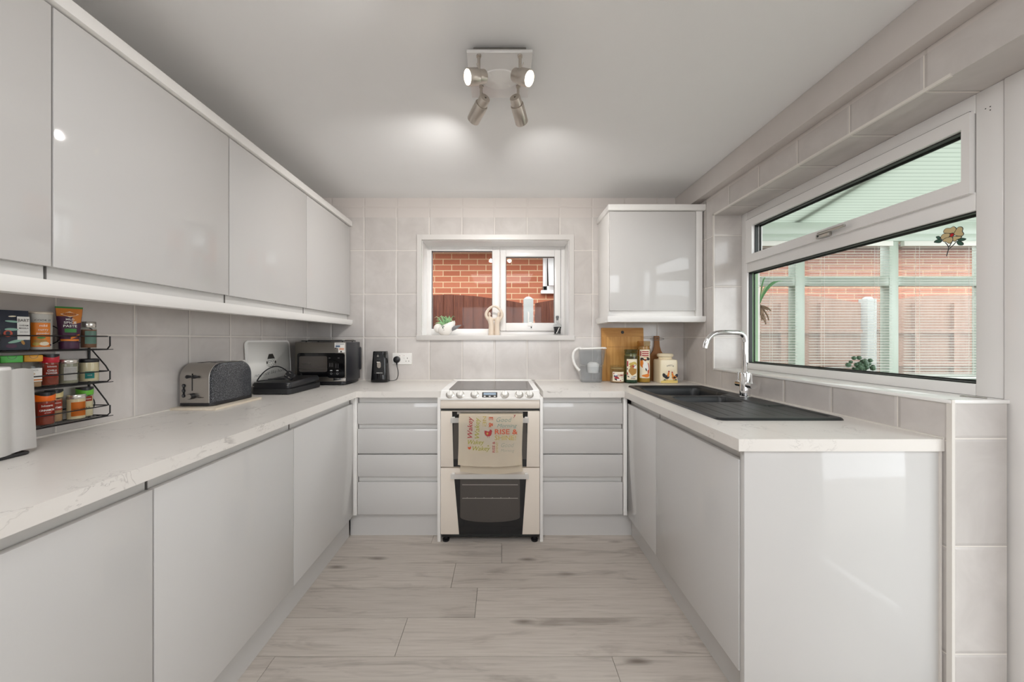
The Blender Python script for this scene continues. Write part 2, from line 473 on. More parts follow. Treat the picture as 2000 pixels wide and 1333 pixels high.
# right wall: pier, lintel, sill wall; openings for the window and the door
ws, wt, wy0, wy1 = 1.025, 2.02, 1.09, 2.3
mb = MB('tile_right')
mb.box(XR, XF + .12, wy1, YB, -.03, ZC); mb.box(XR, XF + .12, YR, wy1, wt, ZC); mb.box(XR, XF + .12, YR, .12, -.03, wt)
struct('wall_right', mb, 'right wall with grey glazed tiles around the wide window')
mb = MB('tile_right_low'); mb.box(XR, XF + .12, wy0 + .001, wy1, -.03, ws - .012)
struct('wall_right_lower', mb, 'low tiled wall below the wide window')
mb = MB('tile_return'); mb.box(XR + .001, XF - .01, wy0 - .006, wy0, 0, ws - .012)
struct('wall_right_return', mb, 'narrow tiled end face of the low wall beside the door frame')
struct('wall_rear', MB('room_paint').box(XL, -1.0, YR - .2, YR, 0, ZC).box(1.0, XF + .1, YR - .2, YR, 0, ZC).box(-1.0, 1.0, YR - .2, YR, 2.05, ZC).box(-1.0, 1.0, YR - .2, YR, 0, .95), 'painted wall behind the viewer with an unseen opening added to let light in')
# boxed-in beam, edge trims, silicone lines
struct('trim_1', MB('plaster').box(1.318, XR, YR, YB, 2.155, ZC, .004), 'boxed-in beam along the top of the right wall')
mb = MB('sealant')
mb.box(XR - .0035, XR + .004, wy0 - .006, wy1 + .004, wt - .002, wt + .009)
mb.box(XR - .0035, XR + .004, wy1 - .004, wy1 + .007, ws, wt + .009)
mb.box(XR - .0035, XR + .006, wy0 - .010, wy0 + .004, 0, ws)
struct('trim_2', mb, 'white edging strip round the window recess')
mb = MB('sealant')
mb.box(XL, XL + .006, -.3, YB, .9002, .906); mb.box(XL, -.37, YB - .006, YB, .9002, .906)
mb.box(.252, XR, YB - .006, YB, .9002, .906); mb.box(XR - .006, XR, 1.10, YB, .9002, .906)
mb.box(-.37, .252, YB - .005, YB, .905, .910)
struct('trim_3', mb, 'white silicone bead where worktop meets tiles')
struct('trim_4', MB('white_enamel').box(XR - .006, XF + .01, wy0 - .008, wy1, ws - .012, ws, .003), 'white glossy sill of the wide window')
# ------------------------------------------------------------------ window_1 (back)
w1 = structroot('window_1', 'small white window in the back wall above the cooker')
YF = 2.855; S = F / YF
def wz(v): return H + (CY - (440 + .19 * v)) / S
def wx(u): return (780 + .19 * u - CX) / S
mb = MB('architrave_white')                 # architrave
ox0, ox1, oz0, oz1 = -.642, .547, 1.206, 2.006
for a in ((ox0, wx0, wz0, wz1), (wx1, ox1, wz0, wz1), (ox0, ox1, wz1, oz1)): mb.box(a[0], a[1], YB - .014, YB + .002, a[2], a[3])
mb.build('window_surround', w1)
mb = MB('architrave_white').box(ox0 - .003, ox1 + .004, YB - .020, YB + .175, oz0, wz0 + .0025, .003); mb.build('window_board', w1)
mb = MB('upvc')                             # reveal lining
mb.box(wx0, wx0 + .004, YB + .003, YF + .06, wz0, wz1); mb.box(wx1 - .004, wx1, YB + .003, YF + .06, wz0, wz1); mb.box(wx0 + .004, wx1 - .004, YB + .003, YF + .06, wz1 - .004, wz1)
mb.build('reveal_lining', w1)
fx0, fx1, fz0, fz1 = wx(280), wx(1705), wz(1120), wz(225)
gl0, gl1, gt, gb = wx(330), wx(955), wz(265), wz(1067)
sx0, sx1 = wx(1035), wx(1660); sgl0, sgl1, sgt, sgb = wx(1095), wx(1593), wz(330), wz(1007)
mb = MB('upvc')                             # fixed frame; the surround fills out to the lining
for a in ((wx0, gl0, wz0, wz1), (gl1, sx0, wz0, wz1), (sx1, wx1, wz0, wz1), (gl0, gl1, gt, wz1), (gl0, gl1, wz0, gb), (sx0, sx1, wz(258), wz1), (sx0, sx1, wz0, wz(1090))):
    mb.box(a[0], a[1], YF, YF + .06, a[2], a[3], .003)
mb.build('window_frame', w1)
mb = MB('upvc')                             # opening sash, stands a little proud
for a in ((sx0 + .002, sgl0, wz(1088), wz(262)), (sgl1, sx1 - .004, wz(1088), wz(262)), (sgl0, sgl1, sgt, wz(262)), (sgl0, sgl1, wz(1088), sgb)):
    mb.box(a[0], a[1], YF - .018, YF + .04, a[2], a[3], .004)
mb.m('gasket').box(sx1 - .0035, sx1, YF - .004, YF + .01, wz(960), wz(262))
sash = mb.build('opening_sash', w1)
mb = MB('white_plastic').box(wx(1318), wx(1332), YF - .034, YF - .016, wz(1005), wz(895), .003).box(wx(1318), wx(1362), YF - .03, YF - .018, wz(1040), wz(1000), .003)
mb.m('gasket').box(wx(1348), wx(1358), YF - .031, YF - .029, wz(1060), wz(1046)); mb.build('stay_handle', w1)
mb = MB('gasket')
for x0, x1, z0, z1, yy in ((gl0, gl1, gb, gt, YF + .012), (sgl0, sgl1, sgb, sgt, YF - .006)):
    mb.box(x0, x1, yy, yy + .012, z1 - .004, z1); mb.box(x0, x0 + .004, yy, yy + .012, z0, z1); mb.box(x1 - .003, x1, yy, yy + .012, z0, z1)
mb.build('window_gasket', w1)
for nm, a, par in (('pane', (gl0, gl1, gb, gt, YF + .02), w1), ('pane', (sgl0, sgl1, sgb, sgt, YF + .006), w1)):
    MB('pane').poly([(a[0], a[4], a[2]), (a[1], a[4], a[2]), (a[1], a[4], a[3]), (a[0], a[4], a[3])]).build(nm, par)
# ------------------------------------------------------------------ window_2 (right)
w2 = structroot('window_2', 'wide white window over the sink looking into the conservatory')
lo, hi, ln, rn = 1.0635, 1.637, 1.163, 2.2486         # lower glass: z, z, near y, far y
ulo, uhi, un, uf = 1.742, 1.917, 1.188, 2.183          # upper glass
mb = MB('upvc')
mb.box(XF, XF + .07, wy1 - .052, wy1, ws, wt, .003); mb.box(XF, XF + .07, 1.098, ln, ws, wt, .003)
mb.box(XF, XF + .07, ln, rn, ws, lo, .003); mb.box(XF, XF + .07, ln, rn, hi, ulo - .045, .003); mb.box(XF, XF + .07, ln, rn, uhi + .04, wt, .003)
mb.m('sage_wall').box(XF + .030, XF + .0695, rn - .0025, rn - .0002, lo, hi)
mb.build('window_frame', w2)
mb = MB('upvc'); X0, X1 = XF - .016, XF + .05           # top-hung fanlight sash
ylo, yhi = ln + .004, rn - .012; zl, zh = ulo - .048, uhi + .046
mb.prism([(X0, ylo, zl), (X0, yhi, zl), (X0, uf, ulo), (X0, un, ulo)], (X1 - X0, 0, 0)); mb.prism([(X0, ylo, zh), (X0, yhi, zh), (X0, uf, uhi), (X0, un, uhi)], (X1 - X0, 0, 0))
mb.prism([(X0, ylo, zl), (X0, ylo, zh), (X0, un, uhi), (X0, un, ulo)], (X1 - X0, 0, 0)); mb.prism([(X0, yhi, zl), (X0, yhi, zh), (X0, uf, uhi), (X0, uf, ulo)], (X1 - X0, 0, 0))
sash2 = mb.build('fanlight_sash', w2)
mb = MB('gasket')
mb.box(X0 + .002, X0 + .006, ylo, yhi, zh, zh + .0022); mb.box(X0 + .002, X0 + .006, yhi, yhi + .0022, zl, zh)
for y0, y1, z0, z1, x in ((ln, rn, lo, hi, XF + .012), (un, uf, ulo, uhi, XF + .002)):
    mb.box(x, x + .02, y0, y1, z1 - .005, z1); mb.box(x, x + .02, y1 - .005, y1, z0, z1); mb.box(x, x + .02, y0, y1, z0, z0 + .005)
    mb.box(x + .03, x + .035, y0, y1, z1 - .011, z1); mb.box(x + .03, x + .035, y1 - .010, y1, z0, z1); mb.box(x + .03, x + .035, y0, y1, z0, z0 + .010)
mb.build('window_gasket', w2)
for a in ((ln, rn, lo, hi, XF + .028), (un, uf, ulo, uhi, XF + .02)):
    MB('pane').poly([(a[4], a[0], a[2]), (a[4], a[1], a[2]), (a[4], a[1], a[3]), (a[4], a[0], a[3])]).build('pane', w2)
hy = 1.68                                              # espagnolette handle on the sash bottom rail
mb = MB('brushed_steel').box(X0 - .022, X0, hy - .03, hy + .035, 1.698, 1.718, .004).box(X0 - .030, X0 - .018, hy - .115, hy + .02, 1.712, 1.724, .004)
mb.m('gasket').cyl((X0 - .023, hy + .022, 1.708), (X0 - .021, hy + .022, 1.708), .005, n=12)
mb.build('window_handle', w2)
mb = MB('gasket')
for yy, zz in ((1.139, 1.955), (1.128, 1.944), (1.128, 1.955)): mb.cyl((XF - .0006, yy, zz), (XF + .001, yy, zz), .0017, n=8)
mb.build('screw_hole', w2)
# ------------------------------------------------------------------ door_1 (to the conservatory, just beyond the right edge)
d1 = structroot('door_1', 'white glazed door frame beside the wide window')
mb = MB('upvc'); mb.box(XF - .004, XF + .075, 1.025, 1.096, 0, wt, .004); mb.box(XF - .004, XF + .075, .12, .18, 0, wt, .004); mb.box(XF - .004, XF + .075, .18, 1.025, wt - .06, wt, .004)
mb.build('door_frame', d1)
mb = MB('upvc'); mb.box(XF + .004, XF + .065, .935, 1.022, .01, wt - .062, .004); mb.box(XF + .004, XF + .065, .183, .27, .01, wt - .062, .004)
mb.box(XF + .004, XF + .065, .27, .935, .01, .15, .004); mb.box(XF + .004, XF + .065, .27, .935, wt - .15, wt - .062, .004)
mb.build('door_leaf', d1)
MB('pane').poly([(XF + .03, .27, .15), (XF + .03, .935, .15), (XF + .03, .935, wt - .15), (XF + .03, .27, wt - .15)]).build('pane', d1)
# ------------------------------------------------------------------ added_window_3: unseen opening added behind the viewer to let light in
w3 = structroot('added_window_3', 'unseen window added behind the viewer to let light in')
mb = MB('upvc')
for x in (-1.0, -.03, .94): mb.box(x, x + .06, YR - .12, YR - .05, .95, 2.05)
mb.box(-1.0, 1.0, YR - .118, YR - .052, 1.99, 2.05).box(-1.0, 1.0, YR - .118, YR - .052, .95, 1.01); mb.build('window_frame', w3)
# ================================================================== OUTSIDE
struct('ground', MB('ground_grey').box(-9, 12, YR - 8, 9, -.3, -.15), 'grey paving outside the house')
nb = thing('neighbour_house', 'red brick house wall seen through the windows behind the fence', 'house', (1.5, 4.8, -.15))
MB('red_brick').box(-4, 9, 4.7, 4.95, -.15, 2.41).build('brick_wall', nb)
MB('soffit_brown').box(-4, 9, 4.36, 4.75, 2.41, 2.45).build('soffit', nb)
MB('grey_plastic').tube([(-4, 4.33, 2.40), (9, 4.33, 2.40)], .055, 12).build('gutter', nb)
nx0, nx1, nz0, nz1 = .545, 1.25, 1.86, 2.34
mb = MB('upvc')
for a in ((nx0, nx0 + .055, nz0, nz1), (nx1 - .055, nx1, nz0, nz1), (nx0, nx1, nz1 - .05, nz1), (nx0, nx1, nz0, nz0 + .06)): mb.box(a[0], a[1], 4.66, 4.72, a[2], a[3], .004)
mb.box(nx0 - .03, nx1 + .03, 4.62, 4.70, nz0 - .045, nz0, .006)
nw = mb.build('window', nb)
MB('black_gloss').poly([(nx0, 4.695, nz0), (nx1, 4.695, nz0), (nx1, 4.695, nz1), (nx0, 4.695, nz1)]).build('pane', nw)
rot = Matrix.Translation((0, 4.66, nz1 - .05)) @ Matrix.Rotation(math.radians(-14), 4, 'X') @ Matrix.Translation((0, -4.66, -(nz1 - .05)))
MB('upvc').box(nx0 + .06, nx1 - .06, 4.63, 4.66, nz0 + .03, nz1 - .05, .004, xf=rot).build('opening_sash', nw)
def fence(cx, w, label, pale=False):
    mb = MB('fence_wood_pale' if pale else 'fence_wood'); n = int(w / .101); bw = w / n; x0 = cx - w / 2
    for i in range(n):
        xa = x0 + i * bw; zt = [1.60 + .092 * max(0, 1 - ((x - cx) / (w / 2)) ** 2) + (0 if pale else R.uniform(-.003, .003)) for x in (xa, xa + bw + .012)]
        a = .010 if i % 1 == 0 else 0
        mb.prism([(xa, 3.785, -.15), (xa, 3.785, zt[0]), (xa, 3.770, zt[0]), (xa, 3.770, -.15)], (0, 0, 0)) if False else None
        mb.loft([[(xa, 3.782, -.15), (xa + bw + .012, 3.774, -.15), (xa + bw + .012, 3.766, -.15), (xa, 3.778, -.15)],
                 [(xa, 3.782, zt[0]), (xa + bw + .012, 3.774, zt[1]), (xa + bw + .012, 3.766, zt[1]), (xa, 3.778, zt[0])]])
    for z in ((.3, .9, 1.45) if not pale else (.45, .95, 1.30)): mb.box(x0, x0 + w, 3.784, 3.82, z - .03, z + .03) if not pale else mb.box(x0, x0 + w, 3.735, 3.775, z - .02, z + .02)
    if pale:
        for q in range(1, 4): mb.box(x0 + w * q / 4 - .03, x0 + w * q / 4 + .03, 3.74, 3.774, -.15, 1.6)
    tag(mb.build('timber_fence'), label, 'fence')
fence(-.64, 1.70, 'dark brown timber fence panel behind the left pane of the small window')
fence(1.185, 1.66, 'dark brown timber fence panel behind the right pane of the small window')
fence(2.985, 1.66, 'brown timber fence panel behind the middle of the conservatory blinds', True)
fence(4.82, 1.66, 'brown timber fence panel behind the right end of the conservatory blinds', True)
for x, l in ((.283, 'pale concrete fence post with a weathered top behind the small window'), (3.902, 'pale concrete fence post behind the conservatory blinds')):
    mb = MB('concrete').box(x - .05, x + .05, 3.72, 3.82, -.15, 1.645, .006).lathe([(.050, 1.640), (.040, 1.655), (.018, 1.668)], (x, 3.77, 0), 12)
    tag(mb.build('fence_post'), l, 'fence post')
# ------------------------------------------------------------------ conservatory
cv = thing('conservatory', 'lean-to conservatory with sage green frames beyond the wide window', 'conservatory', (3.0, 2.75, -.15))
ye = 2.72
MB('ground_grey').box(XF + .12, 5.3, -.6, ye + .15, -.15, -.02).build('conservatory_floor', cv)
MB('sage_wall').box(XF + .12, 1.955, ye - .03, ye + .14, -.02, 2.02).build('side_pillar', cv)
MB('sage_wall').box(1.955, 5.3, ye, ye + .14, -.02, .885).build('dwarf_wall', cv)
MB('upvc_sage').box(1.955, 5.3, ye - .16, ye + .02, .885, .905, .004).build('inner_sill', cv)
mb = MB('upvc_sage')
for x0, x1 in ((1.955, 1.97), (2.26, 2.335), (2.984, 3.057), (3.71, 3.785), (4.435, 4.51), (5.16, 5.23)): mb.box(x0, x1, ye, ye + .07, .905, 1.97, .005)
mb.box(1.955, 5.23, ye + .004, ye + .066, 1.628, 1.70, .005).box(1.955, 5.23, ye - .01, ye + .08, 1.967, 2.022, .005).box(1.955, 5.23, ye + .004, ye + .066, .905, .94, .005)
mb.build('window_frame', cv)
MB('upvc_sage').box(XF + .12, 5.3, ye + .0, ye + .06, 2.022, 2.115, .004).build('eaves_beam', cv)
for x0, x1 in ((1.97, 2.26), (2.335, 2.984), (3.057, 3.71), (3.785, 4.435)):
    MB('pane_painted_haze').poly([(x0, ye + .04, .94), (x1, ye + .04, .94), (x1, ye + .04, 1.967), (x0, ye + .04, 1.967)]).build('pane', cv)
k = .164
MB('polycarbonate').prism([(XF + .12, ye + .15, 2.105), (XF + .12, -.6, 2.105 + k * (ye + .75)), (XF + .12, -.6, 2.121 + k * (ye + .75)), (XF + .12, ye + .15, 2.121)], (3.7, 0, 0)).build('roof_sheet', cv)
for x in (2.30, 3.75, 5.2):
    MB('upvc_sage').prism([(x - .02, ye + .1, 2.125), (x - .02, -.6, 2.125 + k * (ye + .70)), (x - .02, -.6, 2.185 + k * (ye + .70)), (x - .02, ye + .1, 2.185)], (.04, 0, 0)).build('rafter', cv)
for x0, x1, l in ((1.975, 2.255, 'narrow white venetian blind beside the sage pillar'), (2.34, 2.978, 'white venetian blind in the middle bay of the conservatory'), (3.062, 3.704, 'white venetian blind below the stained glass flower'), (3.79, 4.43, 'white venetian blind in the bay behind the window mullion')):
    b = thing('venetian_blind', l, 'blind', ((x0 + x1) / 2, ye - .02, .92), 'venetian blinds in the conservatory')
    MB('blind_white').box(x0, x1, ye - .034, ye - .006, 1.925, 1.962, .002).build('head_rail', b)
    mb = MB('blind_white'); z = .935
    while z < 1.92:
        mb.prism([(x0 + .003, ye - .032, z - .0012), (x0 + .003, ye - .020, z + .0026), (x0 + .003, ye - .008, z + .0026), (x0 + .003, ye - .008, z + .0018), (x0 + .003, ye - .020, z + .0018), (x0 + .003, ye - .032, z - .0020)], (x1 - x0 - .006, 0, 0)); z += .0208
    s = mb.build('slats', b)
    mb = MB('blind_white')
    for f in ((.18, .82) if x1 - x0 > .4 else (.3,)):
        for dy in (-.033, -.007): mb.tube([(x0 + (x1 - x0) * f, ye + dy, .93), (x0 + (x1 - x0) * f, ye + dy, 1.93)], .0009, 6)
    mb.build('ladder_cord', b)
    MB('blind_white').box(x0, x1, ye - .030, ye - .010, .912, .926, .002).build('bottom_rail', b)
# ================================================================== FITTED UNITS
FX = -.894; ZD0, ZD1 = .149, .826; ZW = .9; TW = .038
def shell(mb, x0, x1, y0, y1, z0, z1, open_side, t=.018):
    """hollow carcass: bottom, top rails, back and two sides; open on top"""
    return mb
def base_left(y0, y1, label, extra=None):
    u = thing('base_cabinet', label, 'cabinet', (-1.17, (y0 + y1) / 2, .1), 'base cabinets along the left wall')
    mb = MB('carcass').box(XL + .004, FX - .022, y0 + .001, y1 - .001, .149, ZW - TW)
    mb.m('shadow_gap').box(FX - .0225, FX - .0212, y0 - .0, y0 + .004, .149, ZW - TW)
    mb.build('body', u)
    MB('door_gloss').box(FX - .019, FX, y0 + .0015, y1 - .0015, ZD0, ZD1, .0018).build('door', u)
    return u
base_left(-.30, .2965, 'white gloss base cabinet nearest the viewer, at the open end of the left run')
base_left(.298, .907, 'white gloss base cabinet under the worktop below the spice rack and kitchen roll')
base_left(.9085, 1.517, 'white gloss base cabinet in the middle of the left run, below the toaster')
u = base_left(1.519, 2.128, 'white gloss base cabinet beside the left corner, below the black grill')
MB('trim_white').box(FX - .02, FX, 2.13, 2.156, ZD0 - .0, ZW - TW, .001).build('corner_post', u)
plh = .0
tag(MB('door_gloss').box(-.955, -.937, -.3, 2.168, 0, .149).build('plinth'), 'pale plinth board along the foot of the left cabinets', 'plinth')
tag(MB('door_gloss').box(-.9365, -.386, 2.186, 2.204, 0, .149).build('plinth'), 'short pale plinth below the drawers left of the cooker', 'plinth')
tag(MB('door_gloss').box(.2485, .803, 2.186, 2.204, 0, .149).build('plinth'), 'short pale plinth below the drawers right of the cooker', 'plinth')
tag(MB('door_gloss').box(.803, .821, 1.1285, 2.185, 0, .149).build('plinth'), 'pale plinth board along the foot of the sink cabinets', 'plinth')
# drawer units either side of the cooker
def drawers(x0, x1, label, panel, post):
    u = thing('drawer_unit', label, 'drawer unit', ((x0 + x1) / 2, 2.4, .1), 'drawer units flanking the cooker')
    yf = 2.143
    MB('carcass').box(x0 + .001, x1 - .001, yf + .022, YB - .004, .149, ZW - TW).build('body', u)
    for z0, z1 in ((.699, .826), (.519, .668), (.379, .511), (.149, .344)):
        MB('door_gloss').box(x0 + .002, x1 - .002, yf, yf + .019, z0, z1, .0018).build('drawer_front', u)
    if panel: MB('trim_white').box(panel[0], panel[1], yf - .03, YB - .004, 0, ZW - TW, .001).build('end_panel', u)
    MB('trim_white').box(post[0], post[1], yf - .012, yf + .02, .149, ZW - TW, .001).build('corner_post', u)
drawers(-.876, -.386, 'white gloss four-drawer unit left of the cooker', (-.385, -.3665), (-.8935, -.877))
drawers(.248, .735, 'white gloss four-drawer unit right of the cooker', (.2285, .247), (.736, .757))
# sink run: hollow carcasses so the bowls can hang in them
GX = .758
def base_right(y0, y1, label):
    u = thing('base_cabinet', label, 'cabinet', (1.07, (y0 + y1) / 2, .1), 'base cabinets below the sink')
    mb = MB('carcass').box(GX + .022, GX + .04, y0, y1, .149, ZW - TW).box(XR - .025, XR - .006, y0, y1, .149, ZW - TW)
    mb.box(GX + .04, XR - .025, y0, y0 + .018, .149, .70).box(GX + .04, XR - .025, y1 - .018, y1, .149, .70).box(GX + .04, XR - .025, y0 + .018, y1 - .018, .149, .167)
    mb.m('shadow_gap').box(GX + .0212, GX + .0222, y0, y0 + .004, .149, ZW - TW)
    mb.build('body', u)
    MB('door_gloss').box(GX, GX + .019, y0 + .0015, y1 - .0015, ZD0, ZD1, .0018).build('door', u)
    return u
base_right(1.739, 2.127, 'narrow white gloss base cabinet in the right corner under the sink bowls')
u = base_right(1.1295, 1.738, 'wide white gloss base cabinet under the sink drainer')
MB('door_gloss').box(GX + .003, XR - .004, 1.108, 1.1275, 0, ZW - TW - .001, .001).build('end_panel', u)
MB('sealant').box(XR - .010, XR - .0042, 1.104, 1.108, 0, ZW - TW - .001).build('edge_bead', u)
# worktops
poly = [(XL, -.32), (FX + .02, -.32), (FX + .02, 2.123), (-.366, 2.123), (-.366, YB), (XL, YB)]
mb = MB('marble_laminate').prism([(x, y, ZW - TW) for x, y in poly], (0, 0, TW))
tag(mb.build('worktop'), 'L-shaped pale marble-effect worktop on the left cabinets', 'worktop')
mb = MB('marble_laminate'); X0 = GX - .02; hx0, hx1, hy0, hy1 = .850, 1.305, 1.372, 2.318
A = [(X0, 1.10), (hx0, hy0), (hx0, hy1), (X0, 2.123)]
for p in ([(X0, 1.10), (XR - .001, 1.10), (hx1, hy0), (hx0, hy0)], [(XR - .001, 1.10), (XR - .001, YB), (hx1, hy1), (hx1, hy0)],
          [(hx0, hy1), (hx1, hy1), (XR - .001, YB), (.2485, YB), (.2485, 2.123), (X0, 2.123)], [(X0, 1.10), (hx0, hy0), (hx0, hy1), (X0, 2.123)]):
    mb.prism([(x, y, ZW - TW) for x, y in p], (0, 0, TW))
tag(mb.build('worktop'), 'pale marble-effect worktop holding the black sink', 'worktop')
# ------------------------------------------------------------------ wall cabinets
UX = -1.15
def wall_left(y0, y1, label):
    u = thing('wall_cabinet', label, 'cabinet', (-1.3, (y0 + y1) / 2, 1.36), 'wall cabinets along the left wall')
    mb = MB('carcass').box(XL + .003, UX - .022, y0 + .001, y1 - .001, 1.362, 2.068)
    mb.m('shadow_gap').box(UX - .0225, UX - .0212, y0, y0 + .004, 1.362, 2.068); mb.build('body', u)
    MB('door_gloss').box(UX - .019, UX, y0 + .0015, y1 - .0015, 1.397, 2.064, .0018).build('door', u)
wall_left(-.27, .316, 'white gloss wall cabinet furthest from the window, at the open end of the left wall')
wall_left(.318, .904, 'white gloss wall cabinet at the left edge above the kitchen roll')
wall_left(.905, 1.4895, 'white gloss wall cabinet above the spice rack, showing a wide bare door')
wall_left(1.4915, 2.081, 'white gloss wall cabinet above the toaster reflecting the wide window')
wall_left(2.083, 2.680, 'white gloss wall cabinet against the back wall above the countertop oven')
tag(MB('trim_white').box(UX - .06, UX + .016, -.3, 2.683, 2.069, 2.108, .003).build('cornice'), 'white cornice strip along the top of the left wall cabinets', 'cornice')
mb = MB('trim_white').prism([(UX - .04, -.3, 1.360), (UX + .018, -.3, 1.360), (UX + .018, -.3, 1.336), (UX + .010, -.3, 1.322), (UX - .04, -.3, 1.322)], (0, 2.983, 0))
tag(mb.build('pelmet_rail'), 'white light pelmet under the left wall cabinets', 'pelmet')
u = thing('wall_cabinet', 'white gloss wall cabinet with one door right of the small window', 'cabinet', (1.05, 2.55, 1.36))
ux0, ux1, uy = .7315, 1.372, 2.40
MB('trim_white').box(ux0, ux1, uy + .021, YB - .002, 1.370, 2.085, .001).build('body', u)
MB('door_gloss').box(ux0 + .002, 1.318, uy, uy + .019, 1.408, 2.082, .0018).build('door', u)
MB('trim_white').box(1.322, 1.366, uy + .004, uy + .0205, 1.370, 2.085, .001).build('filler_panel', u)
mb = MB('trim_white').box(ux0 - .012, XR - .001, uy - .016, uy + .05, 2.086, 2.126, .003).box(ux0 - .012, ux0 + .05, uy + .05, YB - .002, 2.086, 2.126, .003)
tag(mb.build('cornice'), 'white cornice on top of the right wall cabinet', 'cornice')
def pel(o): return [(o, 1.369), (-.018, 1.369), (-.018, 1.345), (-.010, 1.330), (o, 1.330)]
mb = MB('trim_white').prism([(ux0 - .016, uy + a, z) for a, z in pel(.045)], (XR - .002 - ux0 + .016, 0, 0)).prism([(ux0 + a, uy - .014, z) for a, z in pel(.045)], (0, YB - uy + .012, 0))
tag(mb.build('pelmet_rail'), 'white light pelmet under the right wall cabinet', 'pelmet')
# ================================================================== COOKER
ck = thing('cooker', 'white freestanding electric double oven cooker with a tea towel on its upper handle', 'cooker', (-.069, 2.4, 0))
cx0, cx1 = -.3637, .2255
MB('white_enamel').box(cx0 + .004, cx1 - .004, 2.135, 2.665, .055, .862).build('body', ck)
mb = MB('white_enamel')                                     # hob surround with sloped control panel
prof = [(2.085, .853), (2.083, .862), (2.118, .902), (2.130, .9065), (2.665, .9065), (2.665, .862), (2.135, .853)]
mb.prism([(cx0, y, z) for y, z in prof], (cx1 - cx0, 0, 0))
mb.box(cx0 + .01, cx1 - .01, 2.640, 2.664, .906, .913, .003); mb.build('hob_surround', ck)
MB('hob_glass').prism([(x, y, .9066) for x, y in rrect(.512, .448, .02, 4, -.065, 2.352)], (0, 0, .0022)).build('hob_glass', ck)
mb = MB('grey_plastic')
hob = mb
nrm = Vector((0, -.040, .035)).normalized(); nrm = Vector((0, -(.902 - .862), (2.118 - 2.083))).normalized()
tanv = Vector((0, (2.118 - 2.083), (.902 - .862))).normalized()
pc = Vector((0, 2.1005, .882))
for x in (-.307, -.247, -.161, .018, .103, .164):
    c = Vector((x, pc.y, pc.z)); mb = MB('white_enamel'); rot = Matrix.Translation(c) @ nrm.to_track_quat('Z', 'Y').to_matrix().to_4x4()
    mb.m('lcd') if False else None
    mb.m('lid_silver').lathe([(.0250, .0005), (.0250, .003), (.019, .0045)], n=28, xf=rot).m('white_plastic').lathe([(.0185, .004), (.0165, .019), (.014, .021)], n=28, xf=rot)
    mb.box(-.0035, .0035, -.018, .018, .006, .026, .002, xf=rot); mb.m('print_dark').box(-.0006, .0006, .009, .017, .0262, .0265, xf=rot)
    mb.build('knob', ck)
b = Matrix.Translation(Vector((-.0715, pc.y, pc.z))) @ nrm.to_track_quat('Z', 'Y').to_matrix().to_4x4()
pl = on_plane(Vector((-.0715, pc.y, pc.z)), Vector((1, 0, 0)), tanv)
mb = MB('print_dark').prism([Vector(pl(u, v)) for u, v in rrect(.090, .036, .003)], nrm * .0012)
mb.m('lcd').prism([Vector(pl(u, v + .006)) + nrm * .0012 for u, v in rrect(.074, .016, .002)], nrm * .0003)
for u in (-.030, 0, .030): mb.m('white_plastic').prism([Vector(pl(u + q[0], q[1] - .011)) + nrm * .0012 for q in rrect(.012, .006, .002)], nrm * .001)
mb.build('clock_display', ck)
mb = MB('cream_enamel').loft([[(x, y, z) for y, z in ((2.100, .801), (2.094, .812), (2.093, .84), (2.098, .852), (2.136, .852), (2.136, .801))] for x in (cx0 + .001, cx1 - .001)]); mb.build('fascia', ck)
MB('gasket').box(cx0 + .004, cx1 - .004, 2.118, 2.137, .785, .801).build('vent_gap', ck)
def oven_door(z0, z1, gx, gz, hz, label, win):
    d = MB('cream_enamel').box(cx0, cx1, 2.101, 2.133, z0, z1, .003).build('oven_door', ck); d['label'] = label
    (a0, a1), (b0, b1) = gx
    zt, zb = gz
    mb = MB('black_gloss'); n = 8
    mb.prism([(a0, 2.1008, zt), (a1, 2.1008, zt), (b1, 2.1008, zb), (b0, 2.1008, zb)], (0, -.0012, 0))
    if win:
        w0, w1, zw0, zw1 = win; c = (w0 + w1) / 2; hw = (w1 - w0) / 2
        pts = [(w0, zw1), (w1, zw1)] + [(c + hw * math.cos(t) * (1 if abs(math.cos(t)) < .9 else 1), zw0 + .03 - .03 * math.sin(t)) for t in [PI * i / 12 for i in range(13)]]
        mb.m('oven_window').prism([(x, 2.0996, z) for x, z in pts], (0, -.0006, 0))
        for zr in (.346, .266):
            mb.m('brushed_steel').box(w0 + .012, w1 - .012, 2.0985, 2.0992, zr, zr + .003)
        for k in range(6): mb.box(w0 + .04 + k * .05, w0 + .043 + k * .05, 2.0985, 2.0992, .269, .273)
    else:
        mb.m('oven_window').box(a0 + .008, a0 + .045, 2.0985, 2.0996, .50, zt - .07); mb.box(a1 - .045, a1 - .008, 2.0985, 2.0996, .50, zt - .07)
        mb.m('brushed_steel').box(a0 + .03, a1 - .03, 2.0985, 2.0996, zt - .016, zt - .004)
    mb.build('oven_glass', d)
    mb = MB('white_enamel'); h0, h1 = hz
    x0, x1 = -.301, .159
    mb.grid(lambda u, v: (x0 + (x1 - x0) * u, 2.071 - .014 * math.sin(PI * u) , h0 + (h1 - h0) * v - .010 * (math.sin(PI * u) - 1) * -1 * .6), 24, 2, thick=.016)
    for x in (x0 + .004, x1 - .024): mb.box(x, x + .02, 2.075, 2.101, h0 + .006, h1 - .004, .003)
    mb.build('door_handle', d)
oven_door(.452, .785, ((-.295, .155), (-.287, .147)), (.783, .455), (.727, .757), 'upper grill door with dark glass behind the towel', None)
oven_door(.0505, .446, ((-.283, .146), (-.2535, .122)), (.394, .0515), (.398, .426), 'lower oven door with a tapered dark glass window', (-.247, .108, .125, .390))
mb = MB('black_plastic').box(cx0 + .006, cx1 - .006, 2.115, 2.14, .028, .0495, .002)
